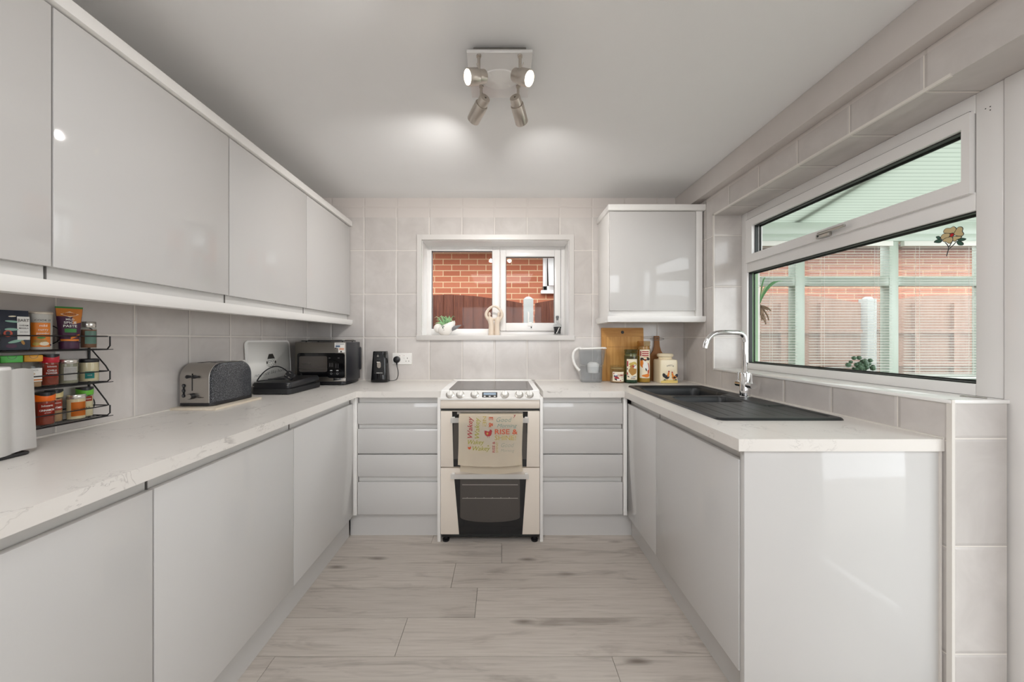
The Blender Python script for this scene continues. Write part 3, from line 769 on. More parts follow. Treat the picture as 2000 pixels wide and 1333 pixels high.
mb.box(cx0 + .02, cx1 - .02, 2.14, 2.6, .03, .054); mb.m('gasket')
for k in range(4): mb.box(cx0 + .06 + k * .125, cx0 + .165 + k * .125, 2.113, 2.116, .034, .045)
mb.build('base_vent', ck)
for x in (cx0 + .028, cx1 - .028):
    for y in (2.13, 2.60): MB('black_plastic').lathe([(.010, .0), (.020, .0), (.021, .010), (.010, .014), (.010, .03)], (x, y, 0), 16).build('foot', ck)
# ------------------------------------------------------------------ tea towel
ty = 2.040
def tow(u, v):      # point of the photograph zoom -> on the towel's front face
    px, py = 880 + u * .10506, 790 + v * .10506
    return ((px - CX) * ty / F, H + (CY - py) * ty / F)
t = thing('tea_towel', 'cream tea towel printed with Wakey Wakey and Rise & Shine hanging on the cooker handle', 'tea towel', (-.065, 2.05, .42))
xl, _ = tow(150, 0); xr, _ = tow(1350, 0)
def yoff(u, v): return -.003 * math.sin(u * 9 + 1) * v - .002 * math.sin(u * 23) * v
def front(u, v):    # v: 0 top of the bar .. 1 hem
    w = 1 - .015 * math.sin(PI * v * .8); c = (xl + xr) / 2 - .006 * v
    hw = (xr - xl) / 2 * w
    z = .765 + (.487 - .765) * v - .012 * math.sin(PI * u) * v
    return (c + hw * (2 * u - 1), ty - .0 + yoff(u, v) + .010 * max(0, 1 - v * 9) , z)
mb = MB('cotton').grid(front, 40, 24, thick=.0025); mb.build('front_fold', t)
def over(u, v):
    a = PI * v; return (xl + .001 + (xr - xl - .002) * u, 2.068 - .018 * math.cos(a) , .765 + .012 * math.sin(a) - .0006)
MB('cotton').grid(over, 20, 8, thick=.002).build('top_fold', t)
def back(u, v):
    c = (xl + xr) / 2 + .002; hw = .183
    return (c + hw * (2 * u - 1) * (1 - .02 * math.sin(PI * v)), 2.088 - .022 * max(0, (v - .5) * 2) , .764 + (.440 - .764) * v - .018 * math.sin(PI * u) * v * v)
MB('cotton').grid(back, 24, 16, thick=.002).build('back_fold', t)
def tmap(u0, v0, rot=0, k=1.0):
    x0, z0 = tow(u0, v0); ca, sa = math.cos(rot), math.sin(rot)
    def f(u, v):
        x, z = x0 + u * ca - v * sa, z0 + u * sa + v * ca
        uu = (x - xl) / (xr - xl); vv = (z - .765) / (.487 - .765)
        return (x, ty + yoff(uu, vv) - .0032, z)
    return f
PXM = .10506 * ty / F
mb = MB('red_print')
mb.text('Wakey', 130 * PXM, tmap(405, 428, PI / 2), .006, .3, width=395 * PXM)
mb.m('olive_print').text('Wakey', 125 * PXM, tmap(535, 440, PI / 2), .004, .3, width=390 * PXM)
mb.text('Wakey', 115 * PXM, tmap(475, 742), .006, .3, width=300 * PXM).text('Wakey', 115 * PXM, tmap(575, 860), .006, .3, width=330 * PXM)
mb.m('gold_print').text('NE!', 95 * PXM, tmap(600, 318, -PI / 2), .0, width=185 * PXM)
mb.m('orange_print').text('E &', 110 * PXM, tmap(715, 335, -PI / 2), .012, width=195 * PXM)
mb.m('sage_print').text('Good', 125 * PXM, tmap(995, 328), -.004, .3, width=285 * PXM).text('Morning', 95 * PXM, tmap(1050, 428), 0, .3, width=370 * PXM)
mb.m('orange_print').text('RISE &', 132 * PXM, tmap(1035, 555), .014, width=425 * PXM)
mb.m('gold_print').text('SHINE!', 125 * PXM, tmap(1018, 665), 0, width=395 * PXM)
mb.m('red_print').text('RISE &', 68 * PXM, tmap(825, 795, PI / 2), .006, width=205 * PXM)
mb.m('gold_print').text('SHINE!', 58 * PXM, tmap(882, 800, PI / 2), -.006, width=200 * PXM)
mb.m('pale_print').text('Good', 110 * PXM, tmap(1060, 795), -.006, .3, width=240 * PXM).text('Morning', 80 * PXM, tmap(1060, 885), -.006, .3, width=250 * PXM)
mb.m('red_print').text('y', 85 * PXM, tmap(1190, 232), .01, .2)
HEN = [(-.48, .42), (-.40, .30), (-.30, .34), (-.12, .24), (.08, .22), (.20, .34), (.20, .44), (.30, .50), (.36, .40), (.44, .48), (.46, .34), (.52, .24), (.46, .16), (.44, -.06), (.34, -.28), (.14, -.40), (-.12, -.40), (-.34, -.26), (-.46, .0)]
def hen(mb, f, s, col, eye='gold_print'):
    mb.m(col).poly([f(x * s, y * s) for x, y in HEN])
    for x in (-.08, .12): mb.poly([f(x * s, -.40 * s), f((x + .03) * s, -.40 * s), f((x + .03) * s, -.58 * s), f(x * s, -.58 * s)])
def lift(f, d): return lambda u, v: (lambda p: (p[0], p[1] - d, p[2]))(f(u, v))
hen(mb, tmap(700, 540), 145 * PXM, 'red_print')
f2 = lift(tmap(685, 545), .0003); mb.m('gold_print').poly([f2(.022 * math.cos(a) * .24, .022 * math.sin(a) * .30) for a in [2 * PI * i / 12 for i in range(12)]])
hen(mb, tmap(352, 812), 62 * PXM, 'orange_print')
mb.m('olive_print').poly([tmap(700, 775)(.005 * math.cos(a) * 1.0, .003 * math.sin(a)) for a in [2 * PI * i / 12 for i in range(12)]])
mb.build('printed_lettering', t, flat=True)
# ================================================================== LEFT COUNTER
def facing(x, y, bias=.5):           # outward angle between "towards the viewer" and "straight off the left wall"
    a = math.atan2(-y, -x); return a * bias
# kitchen roll and holder
h = thing('kitchen_roll_holder', 'black metal kitchen roll holder at the left edge of the worktop', 'holder', (-1.327, .89, .9))
MB('black_metal').tube([(*p, .905) for p in rrect(.104, .135, .012, 4, -1.334, .892)], .0045, 8, closed=True).build('base_frame', h)
MB('black_metal').box(-1.384, -1.284, .883, .897, .900, .906).cyl((-1.327, .89, .903), (-1.327, .89, 1.165), .006, n=12).sphere((-1.327, .89, 1.17), .011, 12).build('spindle', h)
mb = MB('paper'); C = (-1.327, .89)
k = thing('kitchen_roll', 'white kitchen paper roll with a loose sheet hanging off, on the black holder', 'kitchen roll', (C[0], C[1], .9105))
prof = [(.021, .0), (.052, .0), (.0535, .003), (.0535, .225), (.052, .228), (.021, .228)]
mb.lathe(prof, (C[0], C[1], .9105), 40, cap=False).lathe([(.021, 0), (.021, .23)], (C[0], C[1], .9105), 24, cap=False); mb.build('paper_roll', k)
MB('pale_board').lathe([(.0205, 0.001), (.0205, .229), (.0195, .229), (.0195, .001)], (C[0], C[1], .9105), 24, cap=False).build('cardboard_core', k)
def sheet(u, v):
    a0 = math.radians(-38); p0 = Vector((C[0] + .0548 * math.cos(a0), C[1] + .0548 * math.sin(a0)))
    # leaves the roll tangentially and drifts along the worktop
    if u < .3:
        a = math.radians(-38 + 80 * u / .3); q = Vector((C[0] + .0548 * math.cos(a), C[1] + .0548 * math.sin(a)))
    else:
        a = math.radians(42); q0 = Vector((C[0] + .0548 * math.cos(a), C[1] + .0548 * math.sin(a))); s = (u - .3) / .7
        q = q0 + Vector((-.014, .054)) * s + Vector((.010, -.002)) * math.sin(PI * s) * .7
    q = q + Vector((.003, .008)) * (1 - v) * max(0, (u - .3)) 
    return (q.x, q.y, .912 + .222 * v - .004 * u * v - .002 * math.sin(u * 8))
MB('paper').grid(sheet, 24, 10, thick=.0008).build('loose_sheet', k)
# ------------------------------------------------------------------ spice rack
rk = thing('spice_rack', 'black wire three-tier spice rack on the left wall', 'rack', (-1.42, 1.04, .94))
ry0, ry1, rf = .82, 1.250, -1.386
def ring(y0, y1, z, rr=.0026): return [(x, y, z) for x, y in rrect(rf - XL - .0045, y1 - y0, .014, 4, (rf + XL + .0045) / 2, (y0 + y1) / 2)]
for zb, zt in ((1.176, 1.222), (1.062, 1.100), (.943, .979)):
    mb = MB('black_metal')
    mb.tube(ring(ry0, ry1, zb), .0024, 6, closed=True).tube(ring(ry0, ry1, zt), .0020, 6, closed=True)
    for q in range(5): mb.tube([(XL + .009 + q * .0155, ry0, zb), (XL + .008 + q * .019, ry1, zb)], .0013, 6)
    for y in (ry0, ry1): mb.tube([(rf - .010, y, zb), (rf, y - .0, (zb + zt) / 2 - .01), (rf, y, zt)], .0022, 6)
    for c in (1.233, 1.136, .90): mb.tube([(XL + .004, c + .030 * math.cos(a), zt + .004 + .030 * math.sin(a)) for a in [2 * PI * i / 16 for i in range(16)]], .0015, 6, closed=True)
    mb.build('tier', rk)
mb = MB('black_metal')
for y in (ry0 + .02, ry1 - .004):
    mb = MB('black_metal'); mb.tube([(XL + .004, y, .935), (XL + .004, y, 1.215)], .0032, 8)
    for z1, z0 in ((1.176, 1.100), (1.062, .979)): mb.tube([(XL + .012, y, z1), (rf - .012, y + .001, z0 + .018), (rf - .001, y + .001, z0)], .0022, 6)
    mb.build('upright', rk)
# ---- jars
def sh(x, y): nx = x - .0185 if x > -1.415 else x - .002; return nx, y * nx / x
def jar(name, label, cat, x, y, z, r, hh, body, cap, caph, texts=(), lab=None, bias=.55, fill=.8, neck=.86, sq=False, group=None, glass='jar_glass'):
    x, y = sh(x, y); o = thing(name, label, cat, (x, y, z), group); t = facing(x, y, bias); z += .0012
    hb = hh - caph
    MB(glass).lathe([(.6 * r, 0), (r * .94, 0), (r, .004), (r, hb * .86), (r * neck, hb * .97), (r * neck, hb)], (x, y, z), 28).build('glass_jar', o)
    MB(body).lathe([(.5 * r, .003), (r * .93, .003), (r * .955, .007), (r * .955, hb * fill)], (x, y, z), 24).build('contents', o)
    mb = MB(cap).lathe([(r * neck * 1.02, hb - .004), (r * neck * 1.09, hb - .002), (r * neck * 1.09, hh - .002), (r * neck * 1.02, hh)], (x, y, z), 28); mb.build('lid', o)
    if lab:
        c, za, zb, span = lab
        mb = MB(c); f = on_cyl(x, y, z, r + .0006, t)
        mb.grid(lambda u, v: f((u - .5) * span, za + (zb - za) * v), 12, 1, thick=.0002)
        for s, size, zz, col, bold, *w in texts:
            mb.m(col).text(s, size, on_cyl(x, y, z + zz, r + .0013, t), bold, 0, width=w[0] if w else None)
        mb.build('label', o, flat=True)
    return o
def flat_lid_box(name, label, x, y, z, w, dp, hh, cap, caph, body, lab, texts, ang):
    x, y = sh(x, y); o = thing(name, label, 'spice jar', (x, y, z)); z += .0012
    xf = Matrix.Translation((x, y, z)) @ Matrix.Rotation(ang, 4, 'Z')
    MB('jar_glass').box(-dp / 2, dp / 2, -w / 2, w / 2, 0, hh - caph, .003, xf=xf).build('glass_jar', o)
    MB(body).box(-dp / 2 + .0015, dp / 2 - .0015, -w / 2 + .0015, w / 2 - .0015, .002, (hh - caph) * .62, .002, xf=xf).build('contents', o)
    mb = MB(cap).box(-dp / 2 - .001, dp / 2 + .001, -w / 2 - .001, w / 2 + .001, hh - caph, hh, .0025, xf=xf)
    mb.m('shadow_gap').tube([xf @ Vector((dp / 2 + .0012, .008 * math.cos(a), hh - .001 + .009 * math.sin(a))) for a in [PI + PI * i / 8 for i in range(9)]], .0005, 4); mb.build('lid', o)
    mb = MB(lab[0]); a, b = lab[1], lab[2]
    pl = lambda u, v, e=.0004: xf @ Vector((dp / 2 + e, u, v))
    mb.poly([pl(-w / 2 + .001, a), pl(w / 2 - .001, a), pl(w / 2 - .001, b), pl(-w / 2 + .001, b)])
    if lab[3]: mb.m(lab[3]).poly([pl(-w / 2 + .001, a + .003, .0007), pl(w / 2 - .001, a + .003, .0007), pl(w / 2 - .001, a + .007, .0007), pl(-w / 2 + .001, a + .007, .0007)])
    for s, size, zz, col in texts: mb.m(col).text(s, size, lambda u, v, zz=zz: pl(u, zz + v, .0008))
    mb.build('label', o, flat=True)
T1, T2, T3 = 1.1788, 1.0648, .9458
# top tier
jar('spice_jar', 'small silver-lidded jar at the right end of the top rack tier', 'spice jar', -1.403, 1.2, T1, .0188, .092, 'spice_brown', 'lid_silver', .016,
    (('spiced', .005, .050, 'print_grey', 0), ('honey', .005, .043, 'print_grey', 0)), ('label_aqua', .016, .060, .03), fill=.85)
# paste tube, standing on its cap
x, y, z = *sh(-1.402, 1.145), T1
o = thing('paste_tube', 'purple and orange spice paste tube standing on its purple cap', 'tube', (x, y, z)); z += .001
ang = facing(x, y, .72); n3 = Vector((math.cos(ang), math.sin(ang), 0)); r3 = Vector((-math.sin(ang), math.cos(ang), 0))
def el(w, d, zz, k=24): return [Vector((x, y, z + zz)) + r3 * (w * math.cos(2 * PI * i / k)) + n3 * (d * math.sin(2 * PI * i / k)) for i in range(k)]
MB('label_plum').loft([el(.022, .017, 0), el(.0225, .0175, .003), el(.0225, .0175, .024), el(.021, .016, .025)]).build('cap', o)
def tubew(v): return .0215 + .0085 * v, .0165 * (1 - v) ** .8 + .0012
mb = MB('label_plum').loft([el(*tubew(v), .026 + .112 * v) for v in [i / 12 for i in range(13)]]); mb.build('tube_body', o)
def tf(u, v, e=.0006):               # v 0..1 up the front of the tube, u in metres
    w, d = tubew(v); s = max(-1, min(1, u / w)); return Vector((x, y, z + .026 + .112 * v)) + r3 * u + n3 * (d * math.sqrt(max(0, 1 - s * s)) + e)
def tq(mb, col, u0, u1, v0, v1, e=.0006, n=10, skew=0):
    mb.m(col).grid(lambda a, b: tf((u0 + (u1 - u0) * a) * (tubew(v0 + (v1 - v0) * b)[0]), v0 + (v1 - v0) * b + skew * (a - .5), e), n, 4)
mb = MB('label_green'); tq(mb, 'label_green', -.99, .99, .95, 1.0)
tq(mb, 'label_amber', -.97, .97, .72, .95); tq(mb, 'label_amber', .2, .95, .52, .74, .0007, skew=.06); tq(mb, 'label_orange', -.9, .9, .0, .055); tq(mb, 'label_orange', .0, .92, .10, .16, .0008, skew=.1)
tq(mb, 'label_green', -.5, .55, .25, .36, .0009)
mb.m('label_cream').poly([tf(u, v, .0012) for u, v in ((-.020, .78), (0, .86), (.020, .78), (0, .69))])
def ttext(s, size, v0, col, bold=.01, width=None, du=0): mb.m(col).text(s, size, lambda u, v: tf(u + du, v0 + v / .112, .0018), bold, width=width)
ttext("PATAK'S", .0062, .765, 'label_plum', .006, .026); ttext('MILD', .0085, .605, 'print_white', .02, .018); ttext('SPICE', .0105, .505, 'print_white', .02, .027); ttext('PASTE', .0105, .405, 'print_white', .02, .029)
mb.build('printed_label', o, flat=True)
# curry powder drum
jar('curry_powder_drum', 'cream cardboard drum of curry powder with an orange label, top rack tier', 'drum', -1.4, 1.072, T1, .0225, .116, 'label_tin', 'label_tin', .004,
    (('COOK IT', .0075, .087, 'print_dark', .006, .034), ('mild', .0095, .070, 'print_white', .004), ('curry', .0095, .058, 'print_white', .004), ('powder', .0085, .047, 'print_white', .004)),
    ('print_white', .002, .108, .062), neck=.99, fill=.9, bias=.62, glass='label_tin')
o = bpy.data.objects['curry_powder_drum']; xd, yd = sh(-1.4, 1.072); t_ = facing(xd, yd, .62); f = on_cyl(xd, yd, T1 + .0012, .0225 + .001, t_)
mb = MB('label_orange').grid(lambda u, v: f((u - .62) * .042, .008 + .074 * v), 10, 1)
f = on_cyl(xd, yd, T1 + .0012, .0225 + .0014, t_)
for col, uu, vv, a, b in (('ochre', -.006, .026, .014, .006), ('label_cream', .002, .018, .010, .006), ('gold_print', -.014, .017, .008, .005), ('label_green', -.004, .036, .009, .003), ('label_plum', .016, .014, .0028, .0028)):
    mb.m(col).disc(f, [(uu + a * math.cos(q), vv + b * math.sin(q)) for q in [2 * PI * i / 16 for i in range(16)]])
mb.build('orange_label', o, flat=True)
# black pouch with white label
x, y, z = *sh(-1.408, 1.018), T1; o = thing('spice_pouch', 'dark patterned spice pouch with a white garam masala label', 'pouch', (x, y, z)); z += .001
ang = facing(x, y, .7); n3 = Vector((math.cos(ang), math.sin(ang), 0)); r3 = Vector((-math.sin(ang), math.cos(ang), 0))
o_ = Vector((x, y, z))
def bx(w, d, zz): return [o_ + r3 * (a * w) + n3 * (b * d) + Vector((0, 0, zz)) for a, b in ((-1, -1), (1, -1), (1, 1), (-1, 1))]
MB('label_navy').loft([bx(.025, .015, 0), bx(.027, .016, .006), bx(.027, .014, .06), bx(.0265, .006, .105), bx(.0265, .002, .116)]).build('pouch_body', o)
mb = MB('label_navy')
pf = lambda u, v, e=.0175: o_ + r3 * u + n3 * (e - .11 * max(0, v - .06)) + Vector((0, 0, v))
for col, uu, vv, a, b, rot in (('label_aqua', -.004, .083, .013, .003, -.1), ('label_aqua', -.006, .060, .012, .004, 0), ('label_coral', -.012, .048, .008, .010, 0), ('label_navy', -.012, .049, .004, .006, 0), ('label_aqua', .002, .026, .015, .004, .35), ('label_plum', -.006, .012, .010, .006, 0), ('label_cream', -.004, .098, .007, .002, .1), ('ochre', .014, .022, .003, .007, .3)):
    mb.m(col).poly([pf(uu + a * math.cos(q) * math.cos(rot) - b * math.sin(q) * math.sin(rot), vv + a * math.cos(q) * math.sin(rot) + b * math.sin(q) * math.cos(rot), .0172 + .0002 * (col == 'label_navy')) for q in [2 * PI * i / 14 for i in range(14)]])
mb.m('label_white').poly([pf(a, b, .0180) for a, b in ((.004, .030), (.0265, .030), (.0265, .098), (.004, .098))])
for s, sz, v, w in (('BART', .012, .083, .020), ('GARAM', .006, .070, .016), ('MASALA', .006, .062, .017), ('spice blend', .004, .052, .014)): mb.m('print_dark').text(s, sz, lambda u, q, v=v: pf(.0155 + u, v + q, .0184), .004, width=w)
mb.build('label', o, flat=True)
# hot sauce bottle
x, y, z = *sh(-1.405, .962), T1; o = thing('sauce_bottle', 'hot sauce bottle with a red cap and a diamond-shaped label', 'bottle', (x, y, z)); z += .001
MB('jar_glass').lathe([(.014, 0), (.022, 0), (.0235, .004), (.0235, .058), (.020, .070), (.011, .082), (.0092, .088), (.0092, .112)], (x, y, z), 24).build('bottle_body', o)
MB('sauce_red').lathe([(.012, .003), (.0215, .003), (.022, .006), (.022, .050)], (x, y, z), 20).build('contents', o)
MB('lid_red').lathe([(.0105, .110), (.0115, .112), (.0115, .128), (.0105, .130)], (x, y, z), 20).build('cap', o)
MB('label_teal').lathe([(.0096, .088), (.0096, .108)], (x, y, z), 20, cap=False).build('neck_band', o)
f = on_cyl(x, y, z, .0245, facing(x, y, .55)); mb = MB('label_cream').disc(f, [(-.021, .032), (-.0105, .020), (0, .008), (.0105, .020), (.021, .032), (.0105, .045), (0, .058), (-.0105, .045)], 6); f = on_cyl(x, y, z, .0252, facing(x, y, .55))
mb.m('label_green').text('SAUCE', .006, lambda u, v: f(u, .030 + v), .004, width=.026); mb.build('label', o, flat=True)
# middle tier
jar('spice_jar', 'squat black-lidded jar of pale powder on the middle rack tier', 'spice jar', -1.402, 1.2, T2, .0238, .079, 'spice_pale', 'black_plastic', .009,
    (('sesame', .005, .030, 'print_dark', 0), ('seeds', .005, .022, 'print_white', 0)), ('label_teal', .012, .036, .022), fill=.95, neck=.93, bias=.9)
jar('spice_jar', 'silver-lidded jar with a white text label on the middle rack tier', 'spice jar', -1.402, 1.142, T2, .0218, .080, 'spice_grey', 'lid_silver', .010,
    (('mixed herbs blend', .004, .048, 'print_grey', 0, .026), ('dried in the sun', .004, .042, 'print_grey', 0, .028), ('store cool', .004, .036, 'print_grey', 0, .018)), ('label_white', .012, .056, .032), fill=.95, neck=.95)
jar('spice_jar', 'round spice jar with a red lid labelled chilli powder', 'spice jar', -1.404, 1.096, T2, .0195, .098, 'spice_red', 'lid_red', .022,
    (('Schwartz', .007, .058, 'print_white', .006, .020), ('CHILLI', .0085, .045, 'print_white', .012, .020), ('POWDER', .0075, .037, 'print_white', .012, .024)), ('label_red', .026, .066, .032), fill=.95, neck=.97)
flat_lid_box('spice_jar', 'square spice jar with an amber flip lid on the middle rack tier', -1.401, 1.052, T2, .034, .034, .098, 'lid_yellow', .020, 'spice_tan', ('label_white', .018, .058, 'label_orange'), (('TESCO', .0055, .050, 'print_dark'), ('P', .013, .035, 'ochre')), facing(-1.4, 1.052, .6))
flat_lid_box('spice_jar', 'square spice jar with a green flip lid beside the amber-lidded jar', -1.401, 1.005, T2, .038, .036, .098, 'lid_green', .020, 'spice_grey', ('label_white', .018, .058, 'lid_green'), (('TESCO', .0055, .050, 'print_dark'),), facing(-1.4, 1.005, .6))
flat_lid_box('spice_jar', 'green-lidded square spice jar at the left edge of the middle rack tier', -1.401, .955, T2, .038, .036, .094, 'lid_green_bright', .020, 'spice_grey', ('label_white', .018, .058, 'lid_green'), (('TESCO', .0055, .050, 'print_dark'),), facing(-1.4, .955, .6))
# bottom tier
jar('spice_jar', 'spice jar with a bright green and black lid on the bottom rack tier', 'spice jar', -1.426, 1.208, T3, .0195, .100, 'spice_pale', 'lid_green_bright', .022,
    (('Schwartz', .006, .060, 'print_white', .006, .018), ('BASIL', .007, .030, 'print_dark', .006)), ('label_red', .054, .070, .026), fill=.9, neck=.97)
jar('spice_jar', 'jar with a silver lid and orange striped label on the bottom rack tier', 'spice jar', -1.394, 1.157, T3, .0215, .082, 'spice_pale', 'lid_silver', .010,
    (('cumin seeds', .006, .034, 'print_dark', 0, .030),), ('label_orange', .012, .058, .036), fill=.95, neck=.95)
o = bpy.data.objects['spice_jar.007' if 'spice_jar.007' in bpy.data.objects else 'spice_jar']; 
jar('spice_jar', 'slim spice jar with a cream lid partly behind the cinnamon jar', 'spice jar', -1.43, 1.128, T3, .018, .102, 'spice_tan', 'lid_cream', .020,
    (('Schwartz', .006, .060, 'print_white', .006, .018), ('NUTMEG', .008, .044, 'print_white', .012, .024)), ('label_coral', .038, .070, .026), fill=.9, neck=.97, bias=.4)
jar('spice_jar', 'spice jar with an orange and black lid labelled cinnamon on the bottom rack tier', 'spice jar', -1.394, 1.076, T3, .0213, .100, 'spice_red', 'lid_orange', .022,
    (('Schwartz', .008, .058, 'print_white', .006, .024), ('CINNAMON', .0085, .044, 'print_white', .014, .032), ('ground', .004, .038, 'print_white', 0)), ('label_red', .026, .068, .038), fill=.95, neck=.97)
jar('spice_jar', 'spice jar with a yellow lid hidden mostly behind the kitchen roll', 'spice jar', -1.4, 1.02, T3, .0205, .098, 'spice_tan', 'lid_yellow', .022, (), ('label_white', .02, .06, .036), fill=.9, neck=.97)
# black caps inside the two-tone lids: sub-piece of lid handled as wavy dark top
for key in ('cinnamon', 'bright green and black', 'red lid labelled'):
    for o in list(bpy.data.objects):
        if o.get('label') and key in o['label'] and o['category'] == 'spice jar':
            lid = [c for c in o.children if c.name.startswith('lid')][0]
            xs = [v.co for v in lid.data.vertices]; zt = max(p.z for p in xs); r = max((p.x ** 2 + p.y ** 2) ** .5 for p in xs)
            mb = MB('black_plastic'); n = 40
            a0 = facing(o.location.x, o.location.y, .55)
            lo = [Vector((r * 1.01 * math.cos(2 * PI * i / n), r * 1.01 * math.sin(2 * PI * i / n), zt - .003 - .007 * max(0, math.cos(2 * PI * i / n - a0)) ** 2)) + o.location for i in range(n)]
            hi = [Vector((r * 1.01 * math.cos(2 * PI * i / n), r * 1.01 * math.sin(2 * PI * i / n), zt + .0008)) + o.location for i in range(n)]
            mb.loft([lo, hi]); mb.build('lid_flap', o)
# ------------------------------------------------------------------ toaster on its board
tag(MB('pale_board').box(-1.452, -1.252, 1.545, 1.845, .9, .910, .002).build('board'), 'thin pale board under the toaster', 'board')
tx0, tx1, ty0, ty1, tz0, tz1 = -1.448, -1.300, 1.585, 1.842, .921, 1.103
t = thing('toaster', 'grey speckled toaster with a stainless steel front on the pale board', 'toaster', ((tx0 + tx1) / 2, (ty0 + ty1) / 2, .91))
# steel wrap: arch-shaped section seen from the side, running over front, top and back
def arch(x, inset=0, n=10, r=.068):
    pts = [(ty0 + inset, tz0)]
    for i in range(n + 1):
        a = PI - PI / 2 * i / n; pts.append((ty0 + inset + r + r * math.cos(a), tz1 - inset - r + r * math.sin(a)))
    for i in range(n + 1):
        a = PI / 2 - PI / 2 * i / n; pts.append((ty1 - inset - r + r * math.cos(a), tz1 - inset - r + r * math.sin(a)))
    pts.append((ty1 - inset, tz0)); return [(x, a, b) for a, b in pts]
MB('brushed_steel').loft([arch(tx0 + .003), arch(tx1 - .014)]).build('steel_shell', t)
for xs in ((tx1 - .014, tx1 - .004, tx1), (tx0 + .003, tx0 + .001, tx0)):
    mb = MB('speckled_enamel').loft([arch(xs[0], .001), arch(xs[1], .003), arch(xs[2], .012)]); mb.build('side_panel', t)
MB('brushed_steel').tube([(tx1 - .0135, p[1], p[2]) for p in arch(0, -.0005)], .0016, 6).build('chrome_edge', t)
MB('black_plastic').prism([(x, y, .9135) for x, y in rrect(tx1 - tx0 + .008, ty1 - ty0 + .008, .02, 4, (tx0 + tx1) / 2, (ty0 + ty1) / 2)], (0, 0, .012)).build('base', t)
for x in (tx0 + .02, tx1 - .02):
    for y in (ty0 + .025, ty1 - .025): MB('black_plastic').cyl((x, y, .9101), (x, y, .914), .008, n=12).build('foot', t)
mb = MB('black_matt')
for y in (1.66, 1.75): pass
for x in (-1.405, -1.345): mb.box(x - .012, x + .012, ty0 + .06, ty1 - .06, tz1 - .002, tz1 + .0006)
mb.build('bread_slot', t)
yf = ty0
def tp(u, v): # zoom (1888x1333 over 170x120 px) -> front face of the toaster
    px, py = 330 + u * .09004, 690 + v * .09004; return Vector(((px - CX) * yf / F, yf, H + (CY - py) * yf / F))
mb = MB('black_plastic')
c0, c1 = tp(505, 820), tp(530, 520); mb.box(c0.x - .0018, c0.x + .0018, yf - .0012, yf + .0003, c0.z, c1.z + .004); mb.build('lever_slot', t)
cc = tp(520, 505); mb = MB('black_plastic')
for s in (-1, 1):
    mb.loft([[cc + Vector((s * .036 * q, -.002 - .013 * math.sin(PI * min(1, q * 1.1 + .05)) + k[0] * .004, (.008 * math.sin(PI * min(1, q * .9 + .12))) * k[1] - .003 * q)) for k in ((-1, 0), (0, 1), (1, 0), (0, -1))] for q in [.02 + .98 * i / 8 for i in range(9)]])
mb.tube([cc + Vector((0, -.002, -.004)), cc + Vector((.003, -.006, .012))], .0026, 8); mb.build('lever', t)
mb = MB('black_plastic')
pts = [tp(325, 710), tp(322, 820), tp(320, 930)]
for p in pts: mb.cyl(p + Vector((0, .0005, 0)), p + Vector((0, -.002, 0)), .0080, n=20)
mb.box(pts[0].x - .004, pts[0].x + .004, yf - .0018, yf + .0003, pts[2].z, pts[0].z); mb.build('button_strip', t)
for p in pts: MB('graphite').cyl(p + Vector((0, -.002, 0)), p + Vector((0, -.0045, 0)), .0054, n=16).m('print_grey').tube([p + Vector((.003 * math.cos(a), -.0047, .003 * math.sin(a))) for a in [2 * PI * i / 12 for i in range(12)]], .0004, 4, closed=True).build('button', t)
p = tp(520, 935); MB('black_plastic').cyl(p, p + Vector((0, -.020, 0)), .0135, .0125, 24).m('brushed_steel').cyl(p + Vector((0, -.0195, 0)), p + Vector((0, -.0225, 0)), .0105, n=24).build('browning_dial', t)
p = tp(690, 975); mb = MB('print_dark').text('Goodmans', .009, lambda u, v: (p.x + u, yf - .0006, p.z + v), .004, width=.028); mb.build('lettering', t, flat=True)
# ------------------------------------------------------------------ sockets
def socket(name, label, o, ux, n, plugged):
    o, ux, n = Vector(o), Vector(ux), Vector(n); up = Vector((0, 0, 1))
    s = thing(name, label, 'socket', o, 'double wall sockets'); P = lambda u, v, e: o + ux * u + up * v + n * e
    mb = MB('white_plastic'); mb.loft([[P(u, v, 0) for u, v in rrect(.146, .086, .004)], [P(u, v, .007) for u, v in rrect(.146, .086, .004)], [P(u * .985, v * .975, .0095) for u, v in rrect(.146, .086, .004)]]); mb.build('plate', s)
    for u in (-.016, .016):
        mb = MB('white_plastic').loft([[P(u + a, .018 + b, .0095) for a, b in rrect(.017, .022, .002)], [P(u + a * .9, .018 + b * .9, .0125) for a, b in rrect(.017, .022, .002)]])
        mb.m('red_print').loft([[P(u + a, .0255 + b, .0124) for a, b in rrect(.006, .002, .0005)], [P(u + a, .0255 + b, .0127) for a, b in rrect(.006, .002, .0005)]]); mb.build('switch', s)
    mb = MB('print_dark')
    for u in (-.038, .040):
        for a, b, w, h_ in ((0, .004, .0045, .008), (-.0105, -.018, .0068, .0045), (.0105, -.018, .0068, .0045)):
            mb.poly([P(u + a + i * w / 2, b + j * h_ / 2, .0097) for i, j in ((-1, -1), (1, -1), (1, 1), (-1, 1))])
    mb.m('print_grey').text('13A', .006, lambda u, v: P(-.016 + u, .000 + v, .0097)).text('13A', .006, lambda u, v: P(.016 + u, .0 + v, .0097)); mb.build('pin_holes', s, flat=True)
    return P
socket('double_socket', 'white double socket on the left wall half hidden behind the toaster', (XL, 1.955, 1.053), (0, 1, 0), (1, 0, 0), False)
P = socket('double_socket', 'white double socket on the back wall with a black plug in its left outlet', (-.755, YB, 1.066), (1, 0, 0), (0, -1, 0), True)
